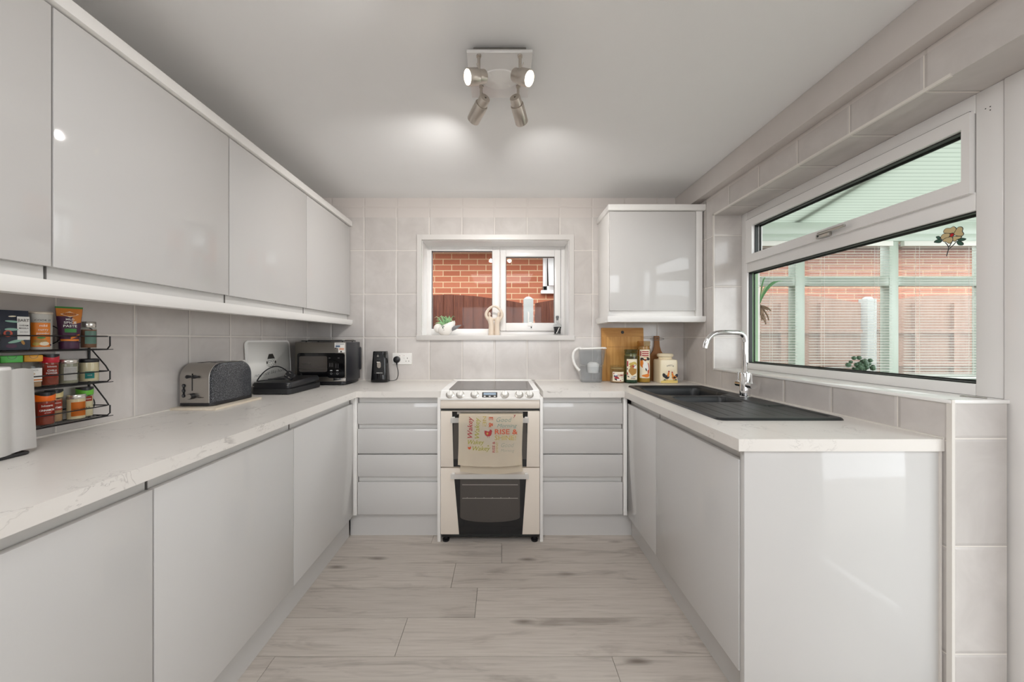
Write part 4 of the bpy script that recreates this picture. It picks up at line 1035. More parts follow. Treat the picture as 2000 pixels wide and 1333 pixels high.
# can opener with plug
co = thing('can_opener', 'black electric can opener standing by the back wall left of the socket', 'can opener', (-.892, 2.60, .9))
def ring2(w, d, z, r=.02): return [(x, y, z) for x, y in rrect(w, d, r, 5, -.892, 2.60)]
MB('black_gloss').loft([ring2(.118, .105, .902, .03), ring2(.122, .108, .906, .03), ring2(.120, .106, .925, .03), ring2(.106, .095, 1.03, .028), ring2(.094, .085, 1.118, .022), ring2(.088, .08, 1.126, .02)]).build('body', co)
MB('black_matt').box(-.925, -.86, 2.553, 2.565, 1.096, 1.118, .004).box(-.926, -.852, 2.549, 2.553, .955, 1.10, .002).build('front_panel', co)
fy = 2.5445
cp = lambda u, v: at_depth(700 + u * .06753, 670 + v * .06753, fy)
mb = MB('brushed_steel'); a, b = cp(562, 385), cp(600, 640)
mb.cyl(a + Vector((0, .006, 0)), a + Vector((0, -.001, 0)), .0068, n=18).tube([a, a + Vector((.001, 0, .013))], .0016, 8); mb.build('cutting_wheel', co)
mb = MB('brushed_nickel').prism([Vector((b.x + u, fy + .0015, b.z + v)) for u, v in rrect(.028, .044, .0138, 5)], (0, -.006, 0)); mb.m('print_white').box(b.x - .016, b.x + .006, fy - .005, fy + .004, b.z + .017, b.z + .022); mb.build('magnet_lever', co)
p = cp(602, 885); mb = MB('print_white').text('AMBIANO', .009, lambda u, v: (p.x + u, fy + .0035, p.z + v), .006, width=.046); p2 = cp(590, 480); mb.m('print_grey').text('can opener', .0045, lambda u, v: (p2.x + u, fy + .0035, p2.z + v), width=.028); mb.build('lettering', co, flat=True)
pc_ = P(-.038, -.006, .0098); mb = MB('black_plastic').lathe([(.0235, 0), (.0255, .002), (.0245, .016), (.018, .020)], n=28, xf=Matrix.Translation(pc_) @ Matrix.Rotation(PI / 2, 4, 'X'))
mb.cyl(pc_ + Vector((0, -.009, -.018)), pc_ + Vector((0, -.008, -.042)), .007, .0045, 12); mb.build('plug', co)
q = pc_ + Vector((0, -.008, -.04))
from mathutils import geometry as _g
def bez(a, b, c, d, n=12): return [tuple(p) for p in _g.interpolate_bezier(Vector(a), Vector(b), Vector(c), Vector(d), n)]
MB('black_plastic').tube(bez(q, q + Vector((.002, 0, -.03)), q + Vector((.030, -.01, -.06)), (q.x + .002, 2.655, .912), 14) + bez((q.x + .002, 2.655, .912), (q.x - .015, 2.655, .9045), (-.80, 2.64, .9045), (-.838, 2.625, .906), 10)[1:], .0026, 8).build('cable', co)
# ------------------------------------------------------------------ worktop saver leaning on the left wall
ws_ = thing('worktop_saver', 'pale worktop saver with a little house drawing leaning on the left wall', 'worktop saver', (-1.43, 2.21, .9))
sy0, sy1, sh = 1.995, 2.415, .305; lean = math.radians(3.2)
def wp(u, v, e): # u along the wall (from the near edge), v up the board
    return Vector((XL + .024 - v * math.sin(lean) + e, sy0 + u, .9012 + v * math.cos(lean)))
W_ = sy1 - sy0
MB('trim_white').loft([[wp(u, v, -.004) for u, v in rrect(W_, sh, .03, 6, W_ / 2, sh / 2)], [wp(u, v, .001) for u, v in rrect(W_, sh, .03, 6, W_ / 2, sh / 2)]]).build('board', ws_)
mb = MB('print_grey')
def wsq(pts, col='print_dark'): mb.m(col).tube([wp(u, v, .0014) for u, v in pts], .0010, 4)
def sz(px, py): # zoom [480,650,720,780] at 2000 px
    x = 480 + px * .12; yy = 650 + py * .12; p = at_side(x, yy, XL + .022); return (p.y - sy0, (p.z - .9012) / math.cos(lean))
mb.m('label_white').loft([[wp(u, v, .0011) for u, v in rrect(W_ - .02, sh - .02, .024, 6, W_ / 2, sh / 2)], [wp(u, v, .0012) for u, v in rrect(W_ - .02, sh - .02, .024, 6, W_ / 2, sh / 2)]])
mb.m('print_dark').poly([wp(*sz(a, b), .0016) for a, b in ((370, 432), (492, 420), (462, 345), (398, 350))])
for a, b in (((382, 436), (385, 560)), ((480, 425), (480, 530)), ((385, 560), (480, 545))): wsq([sz(*a), sz(*b)])
for a, b in ((408, 470), (450, 462), (410, 530), (452, 520)): wsq([(sz(a, b)[0] + .009 * math.cos(q), sz(a, b)[1] + .008 * math.sin(q)) for q in [2 * PI * i / 10 for i in range(11)]])
for a, b in ((363, 490), (498, 478)): mb.m('print_dark').poly([wp(sz(a, b)[0] + .007 * math.cos(q), sz(a, b)[1] + .010 * math.sin(q), .0016) for q in [2 * PI * i / 8 for i in range(8)]]); wsq([sz(a, b), sz(a, b + 60)])
u0, v0 = sz(440, 668)
mb.m('print_dark').text('no place like home', .030, lambda u, v: wp(u0 - .01 + u, v0 + v + u * .05, .0015), -.012, .35, width=.30)
mb.build('printed_house', ws_, flat=True)
# ------------------------------------------------------------------ contact grill with its cord
g = thing('contact_grill', 'low black contact grill with its cord and plug lying on the lid', 'grill', (-1.31, 2.15, .9))
gx0, gx1, gy0, gy1 = -1.412, -1.188, 1.985, 2.325
MB('black_matt').prism([(x, y, .9045) for x, y in rrect(gx1 - gx0, gy1 - gy0, .022, 4, (gx0 + gx1) / 2, (gy0 + gy1) / 2)], (0, 0, .028)).build('base', g)
for x in (gx0 + .03, gx1 - .035):
    for y in (gy0 + .02, gy1 - .03): MB('black_matt').box(x - .018, x + .018, y - .016, y + .016, .9, .912, .003).build('foot', g)
def gl(w, z, dx=.004, dz=0): return [(x, y, z + dz * (y - gy0)) for x, y in rrect(w, gy1 - gy0 - .012, .022, 4, (gx0 + gx1) / 2 - .004 + dx, (gy0 + gy1) / 2)]
MB('black_plastic').loft([gl(.222, .936, 0, .03), gl(.226, .944, 0, .03), gl(.224, .957, 0, .03), gl(.206, .967, 0, .03)]).build('lid', g)
MB('black_matt').box(gx0 + .01, gx1 - .014, gy0 + .01, gy1 - .02, .9326, .937).build('hot_plate', g)
mb = MB('brushed_steel').box(gx0 + .004, gx0 + .016, gy0 + .004, gy0 + .0075, .944, .948).cyl((gx1 - .02, gy0 + .002, .952), (gx1 - .02, gy0 + .008, .952), .003, n=10); mb.build('hinge_pin', g)
def gp(u, v, d): return at_depth(480 + u * .12, 650 + v * .12, d)
pa = gp(180, 795, 2.02); pa.z = .971
cord = bez(pa, gp(250, 650, 2.03), gp(400, 540, 2.04), gp(520, 552, 2.05), 14) + bez(gp(520, 552, 2.05), gp(600, 562, 2.05), gp(660, 620, 2.05), gp(705, 660, 2.05), 10)[1:]
MB('black_plastic').tube(cord, .0032, 8).build('cord', g)
c2 = [Vector(pa) + Vector((0, .004, .001)), (-1.33, 2.06, .9785), (-1.27, 2.07, .979), (-1.265, 2.10, .98), (-1.32, 2.10, .98), (-1.37, 2.07, .9785)]
MB('black_plastic').tube(sum([bez(c2[i], Vector(c2[i]).lerp(c2[i + 1], .33), Vector(c2[i]).lerp(c2[i + 1], .66), c2[i + 1], 5)[:-1] for i in range(5)], []) + [c2[5]], .003, 8).build('cord_loop', g)
pp = gp(720, 700, 2.05); xf = Matrix.Translation(pp) @ Matrix.Rotation(math.radians(32), 4, 'Y') @ Matrix.Rotation(math.radians(-20), 4, 'X')
MB('black_plastic').loft([[xf @ Vector((x, -.011, z)) for x, z in rrect(.046, .044, .012)], [xf @ Vector((x, .008, z)) for x, z in rrect(.048, .046, .012)], [xf @ Vector((x, .013, z)) for x, z in rrect(.036, .034, .010)]])\
    .build('plug', g)
mb = MB('brushed_steel')
for a, b in ((0, .012), (-.011, -.010), (.011, -.010)): mb.box(a - .0032, a + .0032, -.028, -.011, b - .002, b + .002, .0005, xf=xf)
mb.build('plug_pin', g)
# ------------------------------------------------------------------ countertop oven
ov = thing('countertop_oven', 'dark grey countertop oven with a black control panel in the left corner', 'oven', (-1.226, 2.53, .9))
ox0, ox1, oy0, oy1, oz0, oz1 = -1.400, -1.053, 2.390, 2.655, .926, 1.194
MB('graphite').box(ox0, ox1, oy0 + .004, oy1 - .03, oz0, oz1, .004).box(ox0 + .02, ox1 + .004, oy1 - .05, oy1, oz0 + .06, oz1 - .035, .012).build('body', ov)
MB('black_plastic').prism([(x, y, .908) for x, y in rrect(ox1 - ox0 - .012, .24, .03, 4, (ox0 + ox1) / 2, 2.515)], (0, 0, .02)).build('base', ov)
for x in (ox0 + .05, ox1 - .05):
    for y in (2.43, 2.6): MB('black_plastic').cyl((x, y, .9), (x, y, .909), .014, n=14).build('foot', ov)
MB('oven_front').box(ox0 + .001, ox1 - .001, oy0 - .002, oy0 + .004, oz0 + .001, oz1 - .002, .002).build('front_plate', ov)
def op(u, v): return at_depth(480 + u * .12, 650 + v * .12, oy0 - .002)
a, b = op(840, 720), op(1345, 332)
mb = MB('black_gloss').prism([(x, oy0 - .0018, z) for x, z in rrect(b.x - a.x + .06, b.z - a.z, .018, 5, (a.x + b.x) / 2 + .03, (a.z + b.z) / 2)], (0, -.002, 0))
a2, b2 = op(870, 640), op(1330, 385); mb.m('oven_window').prism([(x, oy0 - .0038, z) for x, z in rrect(b2.x - a2.x, b2.z - a2.z, .012, 5, (a2.x + b2.x) / 2, (a2.z + b2.z) / 2)], (0, -.0006, 0))
c = op(903, 682); mb.m('print_grey').tube([(c.x + .007 * math.cos(q), oy0 - .0042, c.z + .007 * math.sin(q)) for q in (PI / 2, PI / 2 + 2 * PI / 3, PI / 2 + 4 * PI / 3)], .0007, 4, closed=True); mb.build('door_window', ov)
MB('brushed_steel').cyl(op(925, 510) + Vector((0, -.004, 0)), op(1060, 505) + Vector((0, -.004, 0)), .0014, n=8).cyl(op(870, 592) + Vector((0, -.004, 0)), op(1335, 592) + Vector((0, -.004, 0)), .0008, n=8).build('oven_rack', ov)
a, b = op(1340, 738), op(1615, 335); cxp, czp = (a.x + b.x) / 2, (a.z + b.z) / 2
cpn = MB('black_gloss').prism([(x, oy0 - .002, z) for x, z in rrect(b.x - a.x, b.z - a.z, .016, 5, cxp, czp)], (0, -.0075, 0)).build('control_panel', ov)
mb = MB('print_grey'); yy = oy0 - .0098
def otxt(s, u, v, size, w, rot=0, col='print_grey'):
    p = op(u, v); mb.m(col).text(s, size, (lambda a, b: (p.x + a, yy, p.z + b)) if not rot else (lambda a, b: (p.x - b, yy, p.z + a)), width=w)
otxt('PREHEAT', 1375, 418, .006, .013); otxt('COOK', 1520, 418, .006, .012)
for u in (1375, 1400, 1425): otxt('bake grill roast', u, 525, .0045, .026, 1)
for u in (1480, 1515): otxt('air fry pizza steam', u, 540, .0045, .030, 1)
for u in (1400, 1500):
    p = op(u, 617); mb.m('print_grey').poly([(p.x + a, yy, p.z + b) for a, b in rrect(.016, .007, .003)]); p = op(u, 668); mb.tube([(p.x + .006 * math.cos(q), yy, p.z + .006 * math.sin(q)) for q in [2 * PI * i / 14 for i in range(14)]], .0006, 4, closed=True)
mb.build('lettering', cpn, flat=True)
mb = MB('label_white'); a, b = op(1447, 325), op(1615, 165); yy = oy0 - .0026
mb.poly([(a.x, yy, a.z + .03), (b.x, yy, a.z + .03), (b.x, yy, b.z), (a.x, yy, b.z)]); mb.poly([(a.x + .025, yy, a.z), (b.x, yy, a.z), (b.x, yy, a.z + .03), (a.x + .025, yy, a.z + .03)])
for col, u0, v0, u1, v1 in (('blue_sticker', 1462, 240, 1535, 208), ('pink_sticker', 1520, 285, 1600, 250), ('print_dark', 1450, 258, 1480, 246), ('print_dark', 1540, 322, 1565, 298), ('print_grey', 1460, 195, 1600, 178)):
    p, q = op(u0, v0), op(u1, v1); mb.m(col).poly([(p.x, yy - .0003, p.z), (q.x, yy - .0003, p.z), (q.x, yy - .0003, q.z), (p.x, yy - .0003, q.z)])
mb.build('energy_sticker', ov, flat=True)
MB('chrome').box(op(1430, 0).x, ox1 - .003, oy0 - .006, oy0 - .002, op(0, 790).z, op(0, 742).z, .001).build('door_trim', ov)
mb = MB('black_metal').tube([(x, y, oz1 + .007) for x, y in rrect(.30, .20, .02, 4, -1.226, 2.515)], .003, 6, closed=True)
for q in range(9): mb.tube([(-1.365 + q * .035, 2.417, oz1 + .007), (-1.365 + q * .035, 2.613, oz1 + .007)], .0014, 6)
for x in (-1.35, -1.10): mb.cyl((x, 2.44, oz1 - .001), (x, 2.44, oz1 + .007), .004, n=8).cyl((x, 2.60, oz1 - .001), (x, 2.60, oz1 + .007), .004, n=8)
tag(mb.build('wire_rack'), 'black wire rack lying on top of the countertop oven', 'wire rack')
mb = MB('graphite').prism([(x, y, oz1 + .0105) for x, y in rrect(.26, .17, .02, 4, -1.215, 2.525)], (0, 0, .003)); mb.m('brushed_steel').tube([(x, y, oz1 + .015) for x, y in rrect(.26, .17, .02, 4, -1.215, 2.525)], .0025, 6, closed=True)
tag(mb.build('baking_tray'), 'grey baking tray lying on the wire rack above the countertop oven', 'baking tray')
# ================================================================== RIGHT COUNTER
j = thing('water_filter_jug', 'clear water filter jug with a white handle and lid beside the chopping board', 'jug', (.655, 2.60, .9))
def jr(w, d, z, cx=.655, r=.03): return [(x, y, z) for x, y in rrect(w, d, min(r, d / 2 - .001), 5, cx, 2.60)]
MB('clear_plastic').loft([jr(.140, .095, .902), jr(.150, .100, .908), jr(.160, .104, 1.0), jr(.182, .108, 1.10, .662), jr(.186, .110, 1.142, .664)], cap=False).loft([jr(.140, .095, .902), jr(.136, .09, .903)]).build('body', j)
MB('clear_plastic').loft([jr(.134, .090, .908), jr(.146, .094, 1.0), jr(.148, .095, 1.012)]).build('water', j)
mb = MB('clear_plastic').loft([jr(.176, .100, 1.135, .66), jr(.160, .096, 1.03, .662), jr(.10, .085, 1.02, .67), jr(.09, .078, .972, .67)], cap=False); mb.build('funnel', j)
MB('white_plastic').loft([jr(.075, .062, .968, .672, .028), jr(.082, .068, 1.0, .672, .03), jr(.086, .07, 1.03, .672, .03), jr(.05, .05, 1.045, .672, .02)]).build('filter_cartridge', j)
mb = MB('white_plastic').loft([[(x, y, 1.141 + .006 * (x - .57) / .18) for x, y, z in jr(.188, .112, 0, .664)], [(x, y, 1.150 + .006 * (x - .57) / .18) for x, y, z in jr(.182, .106, 0, .664)]]); mb.box(.745, .768, 2.585, 2.615, 1.143, 1.152, .003); mb.build('lid', j)
MB('white_plastic').tube(bez((.582, 2.60, 1.147), (.50, 2.60, 1.150), (.51, 2.60, 1.03), (.573, 2.60, .985), 18), [.010] * 19, 10).build('handle', j)
MB('print_white').poly([(.600 + i, 2.543, 1.06 + k) for i, k in ((0, 0), (.02, 0), (.02, .012), (0, .012))]).build('badge', j) if False else None
# chopping board leaning on the back wall
lean = math.radians(3.2)
cb = thing('chopping_board', 'large bamboo chopping board with a finger hole leaning on the back wall', 'chopping board', (.91, 2.65, .9))
def cbp(x, v, e): return Vector((x, YB - .034 + v * math.sin(lean) - e, .9008 + v * math.cos(lean)))
x0, x1, hh = .752, 1.068, .400
MB('bamboo').loft([[cbp(x, z, e) for x, z in rrect(x1 - x0, hh, .006, 3, (x0 + x1) / 2, hh / 2)] for e in (-.008, .008)]).build('board', cb)
mb = MB('bamboo_cross').loft([[cbp(x, z, .0081) for x, z in rrect(x1 - x0 - .003, .066, .002, 2, (x0 + x1) / 2, hh - .034)], [cbp(x, z, .0085) for x, z in rrect(x1 - x0 - .003, .066, .002, 2, (x0 + x1) / 2, hh - .034)]]); mb.build('end_batten', cb)
mb = MB('walnut_board')
for pts in ([(x0 + .035, .0), (x0 + .035, .335), (x1 - .012, .335)], [(x0 + .035, .255), (x1 - .012, .255)]): mb.tube([cbp(a, b, .0079) for a, b in pts], .0013, 4)
mb.build('groove', cb)
MB('print_dark').loft([[cbp((x0 + x1) / 2 + .012 * math.cos(a), hh - .034 + .012 * math.sin(a), e) for a in [2 * PI * i / 20 for i in range(20)]] for e in (.0084, .0088)]).build('finger_hole', cb)
# paddle board
pb = thing('paddle_board', 'round walnut paddle board with a handle leaning behind the pasta canister', 'serving board', (1.178, 2.66, .9))
def pp_(x, v, e): return Vector((x, YB - .022 + v * math.sin(math.radians(2)) - e, .9008 + v))
px_ = 1.172; out = [(-.088, .06), (-.088, .10)]
half = [(.05, 0.0), (.078, .015), (.088, .05), (.088, .13), (.078, .165), (.050, .195), (.030, .225), (.020, .262), (.018, .300), (.0195, .330), (.016, .338)]
sh_ = [(px_ + a, b) for a, b in half] + [(px_ - a, b) for a, b in half[::-1]]
MB('walnut_board').loft([[pp_(a, b, e) for a, b in sh_] for e in (-.007, .007)]).build('board', pb)
MB('grey_plastic').tube([pp_(px_ + .052 * math.cos(a), .315 + .009 * math.sin(a), .010) for a in [2 * PI * i / 24 for i in range(24)]], .0016, 6, closed=True).build('wire_loop', pb)
MB('print_dark').cyl(pp_(px_, .318, .0068), pp_(px_, .318, .0078), .0035, n=10).build('hanging_hole', pb)
# storage jars with printed panels
def poster_jar(label, x, y, r, hh, glass, content, fill, lo, hi, art):
    o = thing('storage_jar', label, 'jar', (x, y, .9), 'glass storage jars by the chopping board'); z = .9005
    hb = hh * .80
    MB(glass).lathe([(r * .7, 0), (r * .96, .001), (r, .006), (r, hb), (r * .90, hb + hh * .05), (r * .88, hh * .88)], (x, y, z), 36).build('glass_jar', o)
    MB(content).lathe([(r * .6, .004), (r * .93, .005), (r * .95, .01), (r * .95, hb * fill)], (x, y, z), 24).build('contents', o)
    MB(glass).lathe([(r * .80, hh * .86), (r * .98, hh * .875), (r * 1.0, hh * .90), (r * .93, hh * .915), (r * .99, hh * .94), (r * 1.0, hh * .985), (r * .9, hh)], (x, y, z), 36).build('stopper', o)
    MB('cork').lathe([(r * .84, hh * .80), (r * .86, hh * .875)], (x, y, z), 28).build('seal', o)
    t = math.atan2(-y, -x) * .35 - PI / 2 * .65
    mb = MB('label_cream'); f = on_cyl(x, y, z, r + .0006, t); w = r * 1.75
    mb.grid(lambda u, v: f((u - .5) * w, lo + (hi - lo) * v), 20, 1)
    def blob(col, u, v, a, b, rot=0, lev=1, pts=None):
        g = on_cyl(x, y, z, r + .0006 + .00035 * lev, t); n = 18
        q = [(a * math.cos(2 * PI * i / n) * (1 + .18 * math.sin(5 * PI * i / n + u * 90)), b * math.sin(2 * PI * i / n) * (1 + .15 * math.cos(3 * 2 * PI * i / n + v * 70))) for i in range(n)]
        mb.m(col).disc(g, [(u + p[0] * math.cos(rot) - p[1] * math.sin(rot), v + p[0] * math.sin(rot) + p[1] * math.cos(rot)) for p in q])
    def rect(col, u0, u1, v0, v1, lev=1):
        g = on_cyl(x, y, z, r + .0006 + .00035 * lev, t); mb.m(col).grid(lambda a, b: g(u0 + (u1 - u0) * a, v0 + (v1 - v0) * b), 6, 1)
    def txt(s, size, u, v, col, bold=.01, width=None):
        g = on_cyl(x, y, z, r + .0022, t); mb.m(col).text(s, size, lambda a, b: g(u + a, v + b), bold, width=width)
    art(blob, rect, txt, w, lo, hi); mb.build('printed_panel', o, flat=True)
def art1(blob, rect, txt, w, lo, hi):
    blob('blue_sticker', -.020, .052, .014, .016); blob('label_white', -.020, .062, .012, .008, 0, 2); blob('red_print', -.012, .036, .018, .010, -.6, 3); blob('print_dark', -.020, .026, .012, .005, -.6, 4); blob('label_white', -.002, .024, .012, .006, -.4, 4)
    blob('red_print', -.034, .068, .004, .004); blob('red_print', .008, .018, .010, .004)
    txt('CLEMENT', .018, .018, .050, 'red_print', .02, .048); blob('print_grey', .026, .040, .014, .0018); blob('sage_print', .030, .026, .004, .004)
def art2(blob, rect, txt, w, lo, hi):
    rect('red_print', -w / 2 + .002, -w / 2 + .012, .120, .158); rect('red_print', -w / 2 + .002, -w / 2 + .010, .060, .078); rect('label_navy', -w / 2 + .003, -w / 2 + .009, .096, .108)
    blob('gold_print', .006, .135, .026, .018); blob('ochre', .004, .088, .026, .030, 0, 2); blob('ochre', .000, .122, .018, .010, .2, 3); blob('label_white', .018, .118, .012, .015, 0, 4); blob('red_print', .006, .120, .007, .007, 0, 5); blob('print_dark', .018, .126, .006, .003, .4, 5)
    blob('print_dark', -.028, .048, .010, .003, -.5); blob('print_grey', .010, .046, .020, .006, .2); rect('print_dark', -.012, .022, .031, .035)
def art3(blob, rect, txt, w, lo, hi):
    for k in range(3): rect('red_print', -.022, .026, hi - .018 - k * .014, hi - .010 - k * .014)
    rect('red_print', -.036, -.027, hi - .046, hi - .010); rect('ochre', -.012, .024, hi - .056, hi - .051)
    blob('print_dark', -.022, .170, .014, .012, .3); blob('print_dark', .022, .172, .014, .011, -.3); blob('label_orange', -.024, .140, .013, .030, .1); blob('print_dark', .0, .165, .010, .008, 0, 2)
    blob('orange_print', .024, .100, .010, .040); blob('label_orange', .006, .052, .026, .012, .1); blob('label_white', .004, .118, .018, .034, .3, 2); blob('print_dark', .006, .095, .004, .012, .3, 3); blob('orange_print', .000, .168, .005, .006, 0, 3)
poster_jar('short glass storage jar with a red and blue printed panel', .838, 2.565, .050, .124, 'jar_glass', 'spice_tan', .35, .012, .080, art1)
poster_jar('green-tinted glass storage jar with an ochre printed panel, middle of the three jars', .930, 2.545, .046, .240, 'jar_green', 'leaf_dark', .30, .025, .172, art2)
poster_jar('tall amber storage jar with an orange printed panel beside the pasta canister', 1.034, 2.575, .0455, .300, 'jar_amber', 'gold_print', .80, .034, .238, art3)
# pasta canister
pc = thing('pasta_canister', 'square cream ceramic pasta canister with two painted chickens', 'canister', (1.185, 2.5625, .9))
def sq(w, z, r=.014): return [(x, y, z) for x, y in rrect(w, w, min(r, w / 2 - .001), 5, 1.185, 2.5625)]
MB('ceramic_cream').loft([sq(.122, .901), sq(.127, .904), sq(.127, 1.055), sq(.122, 1.066), sq(.100, 1.070, .045), sq(.092, 1.074, .0455), sq(.092, 1.086, .0455)]).build('body', pc)
MB('ceramic_cream').lathe([(.044, 1.086), (.053, 1.088), (.056, 1.096), (.055, 1.104), (.048, 1.110), (.020, 1.112)], (1.185, 2.5625, 0), 36).build('lid', pc)
yf = 2.5625 - .0635
mb = MB('print_dark'); pf_ = lambda u, v, e=.0006: (1.185 + u, yf - e, .9 + v)
for k, (ch, dz, ro) in enumerate(zip('PASTA', (0, .004, .005, .004, 0), (.2, .1, 0, -.1, -.25))):
    u = (-.018 + k * .0095 + .006); mb.text(ch, .016, lambda a, b, u=u, dz=dz, ro=ro: pf_(u + a * math.cos(ro) - b * math.sin(ro), .118 + dz + a * math.sin(ro) + b * math.cos(ro)), .01)
mb.m('straw_yellow').poly([pf_(a, b, .0003) for a, b in ((-.060, .004), (.060, .004), (.060, .022), (.02, .026), (-.02, .025), (-.060, .018))])
def hen2(u, v, s, d, body, tail, neck):
    e = iter([.0007, .0009, .0011, .0013, .0015, .0017])
    def el2(col, a, b, ra, rb, rot=0):
        k = next(e); mb.m(col).poly([pf_(u + d * (a + ra * math.cos(q) * math.cos(rot) - rb * math.sin(q) * math.sin(rot)) * s, v + (b + ra * math.cos(q) * math.sin(rot) + rb * math.sin(q) * math.cos(rot)) * s, k) for q in [2 * PI * i / 14 for i in range(14)]])
    el2(tail, -.016, .010, .010, .014, .4); el2(body, 0, 0, .016, .012, -.1); el2(neck, .010, .016, .006, .016, -.2); el2('red_print', .013, .034, .005, .0045); el2('print_dark', -.002, -.002, .009, .006); 
    mb.m('ochre').poly([pf_(u + d * a * s, v + b * s, .0007) for a, b in ((-.003, -.010), (0, -.010), (0, -.022), (-.003, -.022))]).poly([pf_(u + d * a * s, v + b * s, .0007) for a, b in ((.004, -.010), (.007, -.010), (.007, -.022), (.004, -.022))])
hen2(-.018, .046, 1.15, 1, 'label_navy', 'print_dark', 'label_orange'); hen2(.034, .044, 1.05, -1, 'label_amber', 'label_navy', 'label_orange')
for a, b, c, q in ((.012, .055, .018, .092), (.028, .060, .034, .094), (.020, .05, .024, .084), (-.002, .05, -.006, .083)): mb.m('olive_print').poly([pf_(a, b, .0005), pf_(a + .0015, b, .0005), pf_(c + .0008, q, .0005), pf_(c, q, .0005)])
mb.m('leaf_dark').poly([pf_(a, b, .0005) for a, b in ((-.045, .022), (-.020, .022), (-.030, .032))]).poly([pf_(a, b, .0005) for a, b in ((.03, .022), (.055, .022), (.048, .034))])
mb.build('painted_panel', pc, flat=True)
# ------------------------------------------------------------------ sink and tap
sk = thing('sink', 'black composite one-and-a-half bowl sink with a grooved drainer set in the worktop', 'sink', (1.08, 1.845, .9))
SX0, SX1, SY0, SY1 = .830, 1.325, 1.350, 2.342
def sst(a, b, x): t = max(0, min(1, (x - a) / (b - a))); return t * t * (3 - 2 * t)
def rbox(x, y, x0, x1, y0, y1, r):       # signed distance outside a rounded rectangle (negative inside)
    dx = abs(x - (x0 + x1) / 2) - (x1 - x0) / 2 + r; dy = abs(y - (y0 + y1) / 2) - (y1 - y0) / 2 + r
    return math.hypot(max(dx, 0), max(dy, 0)) + min(max(dx, dy), 0) - r
def sinkz(x, y):
    z = .909
    d = rbox(x, y, SX0 + .028, SX1 - .028, SY0 + .03, SY1 - .03, .03)
    z -= .005 * sst(.004, -.006, d)
    # tap ledge stays high along the back
    led = rbox(x, y, SX1 - .115, SX1 - .02, 1.62, 2.08, .012); z = max(z, .9045 + .0055 * sst(.006, -.004, led))
    b1 = rbox(x, y, SX0 + .055, SX1 - .060, 1.955, SY1 - .050, .05); b2 = rbox(x, y, SX0 + .075, SX1 - .13, 1.730, 1.905, .04)
    z -= .165 * sst(.004, -.020, b1) + .012 * sst(.02, .0, b1) * (1 - sst(.004, -.02, b1)) * .5
    z -= .120 * sst(.004, -.020, b2)
    if y < 1.70 and d < -.02:
        z -= .004 * sst(1.70, 1.45, y) * 0
        gq = ((x - SX0 - .05) / .062) % 1.0
        if .0 < x - SX0 - .05 < .37 and 1.40 < y < 1.70 - .0: z -= .0022 * math.exp(-((gq - .5) / .07) ** 2) * sst(1.40, 1.43, y)
    return z
ny, nx = 200, 130
def sg(u, v):
    x, y = SX0 + (SX1 - SX0) * u, SY0 + (SY1 - SY0) * v; r = .030
    # pull the grid corners round
    for sx_, sy_ in ((0, 0), (0, 1), (1, 0), (1, 1)):
        cx_, cy_ = (SX0 + r, SX1 - r)[sx_], (SY0 + r, SY1 - r)[sy_]
        if (x - cx_) * (1, -1)[sx_] < 0 and (y - cy_) * (1, -1)[sy_] < 0:
            dx, dy = x - cx_, y - cy_; m = max(abs(dx), abs(dy)); l = math.hypot(dx, dy)
            if l > 0: x, y = cx_ + dx * m / l, cy_ + dy * m / l
    e = min(u, 1 - u) * (SX1 - SX0); f = min(v, 1 - v) * (SY1 - SY0); m = min(e, f)
    z = sinkz(x, y) if m > 1e-6 else .9002
    if 0 < m < .006: z = .9065
    return (x, y, z)
MB('composite_sink').grid(sg, nx, ny).build('basin', sk, angle=50)
for x, y, zz, r in ((1.08, 2.12, .739, .045), (1.05, 1.815, .784, .038)):
    MB('brushed_steel').lathe([(r, .0), (r, .003), (r * .8, .004), (r * .75, .001), (.004, .001)], (x, y, zz + .001), 24).build('waste', sk)
MB('chrome').cyl((SX1 - .108, 1.70, .905), (SX1 - .116, 1.70, .902), .011, n=16).build('overflow_cap', sk) if False else None
tp_ = thing('kitchen_tap', 'chrome mixer tap with a square swan spout behind the black sink', 'tap', (1.268, 1.842, .91))
tx, ty_ = 1.268, 1.842
mb = MB('chrome').lathe([(.027, .911), (.027, .915), (.024, .918), (.024, 1.035), (.021, 1.040), (.0125, 1.041)], (tx, ty_, 0), 28); mb.build('body', tp_)
sp = [(tx, ty_, 1.04), (tx, ty_, 1.185)] + bez((tx, ty_, 1.19), (tx, ty_, 1.245), (tx - .02, ty_, 1.248), (tx - .07, ty_, 1.248), 12) + [(tx - .10, ty_, 1.248)] + bez((tx - .115, ty_, 1.248), (tx - .170, ty_, 1.248), (tx - .198, ty_, 1.225), (tx - .210, ty_, 1.166), 12)
MB('chrome').tube(sp, .0125, 16).build('spout', tp_)
for s, nm in ((-1, 'lever'), (1, 'lever')):
    dv = Vector((.012 if s < 0 else -.002, -s * .999, 0)).normalized()
    p0 = Vector((tx, ty_, .975)); a = p0 + dv * .020; b = p0 + dv * .062
    MB('chrome').cyl(a, b, .0145, n=20).cyl(b - dv * .010 + Vector((0, 0, .010)), b - dv * .008 + Vector((0, 0, .062)), .005, .0042, 10).build(nm, tp_)
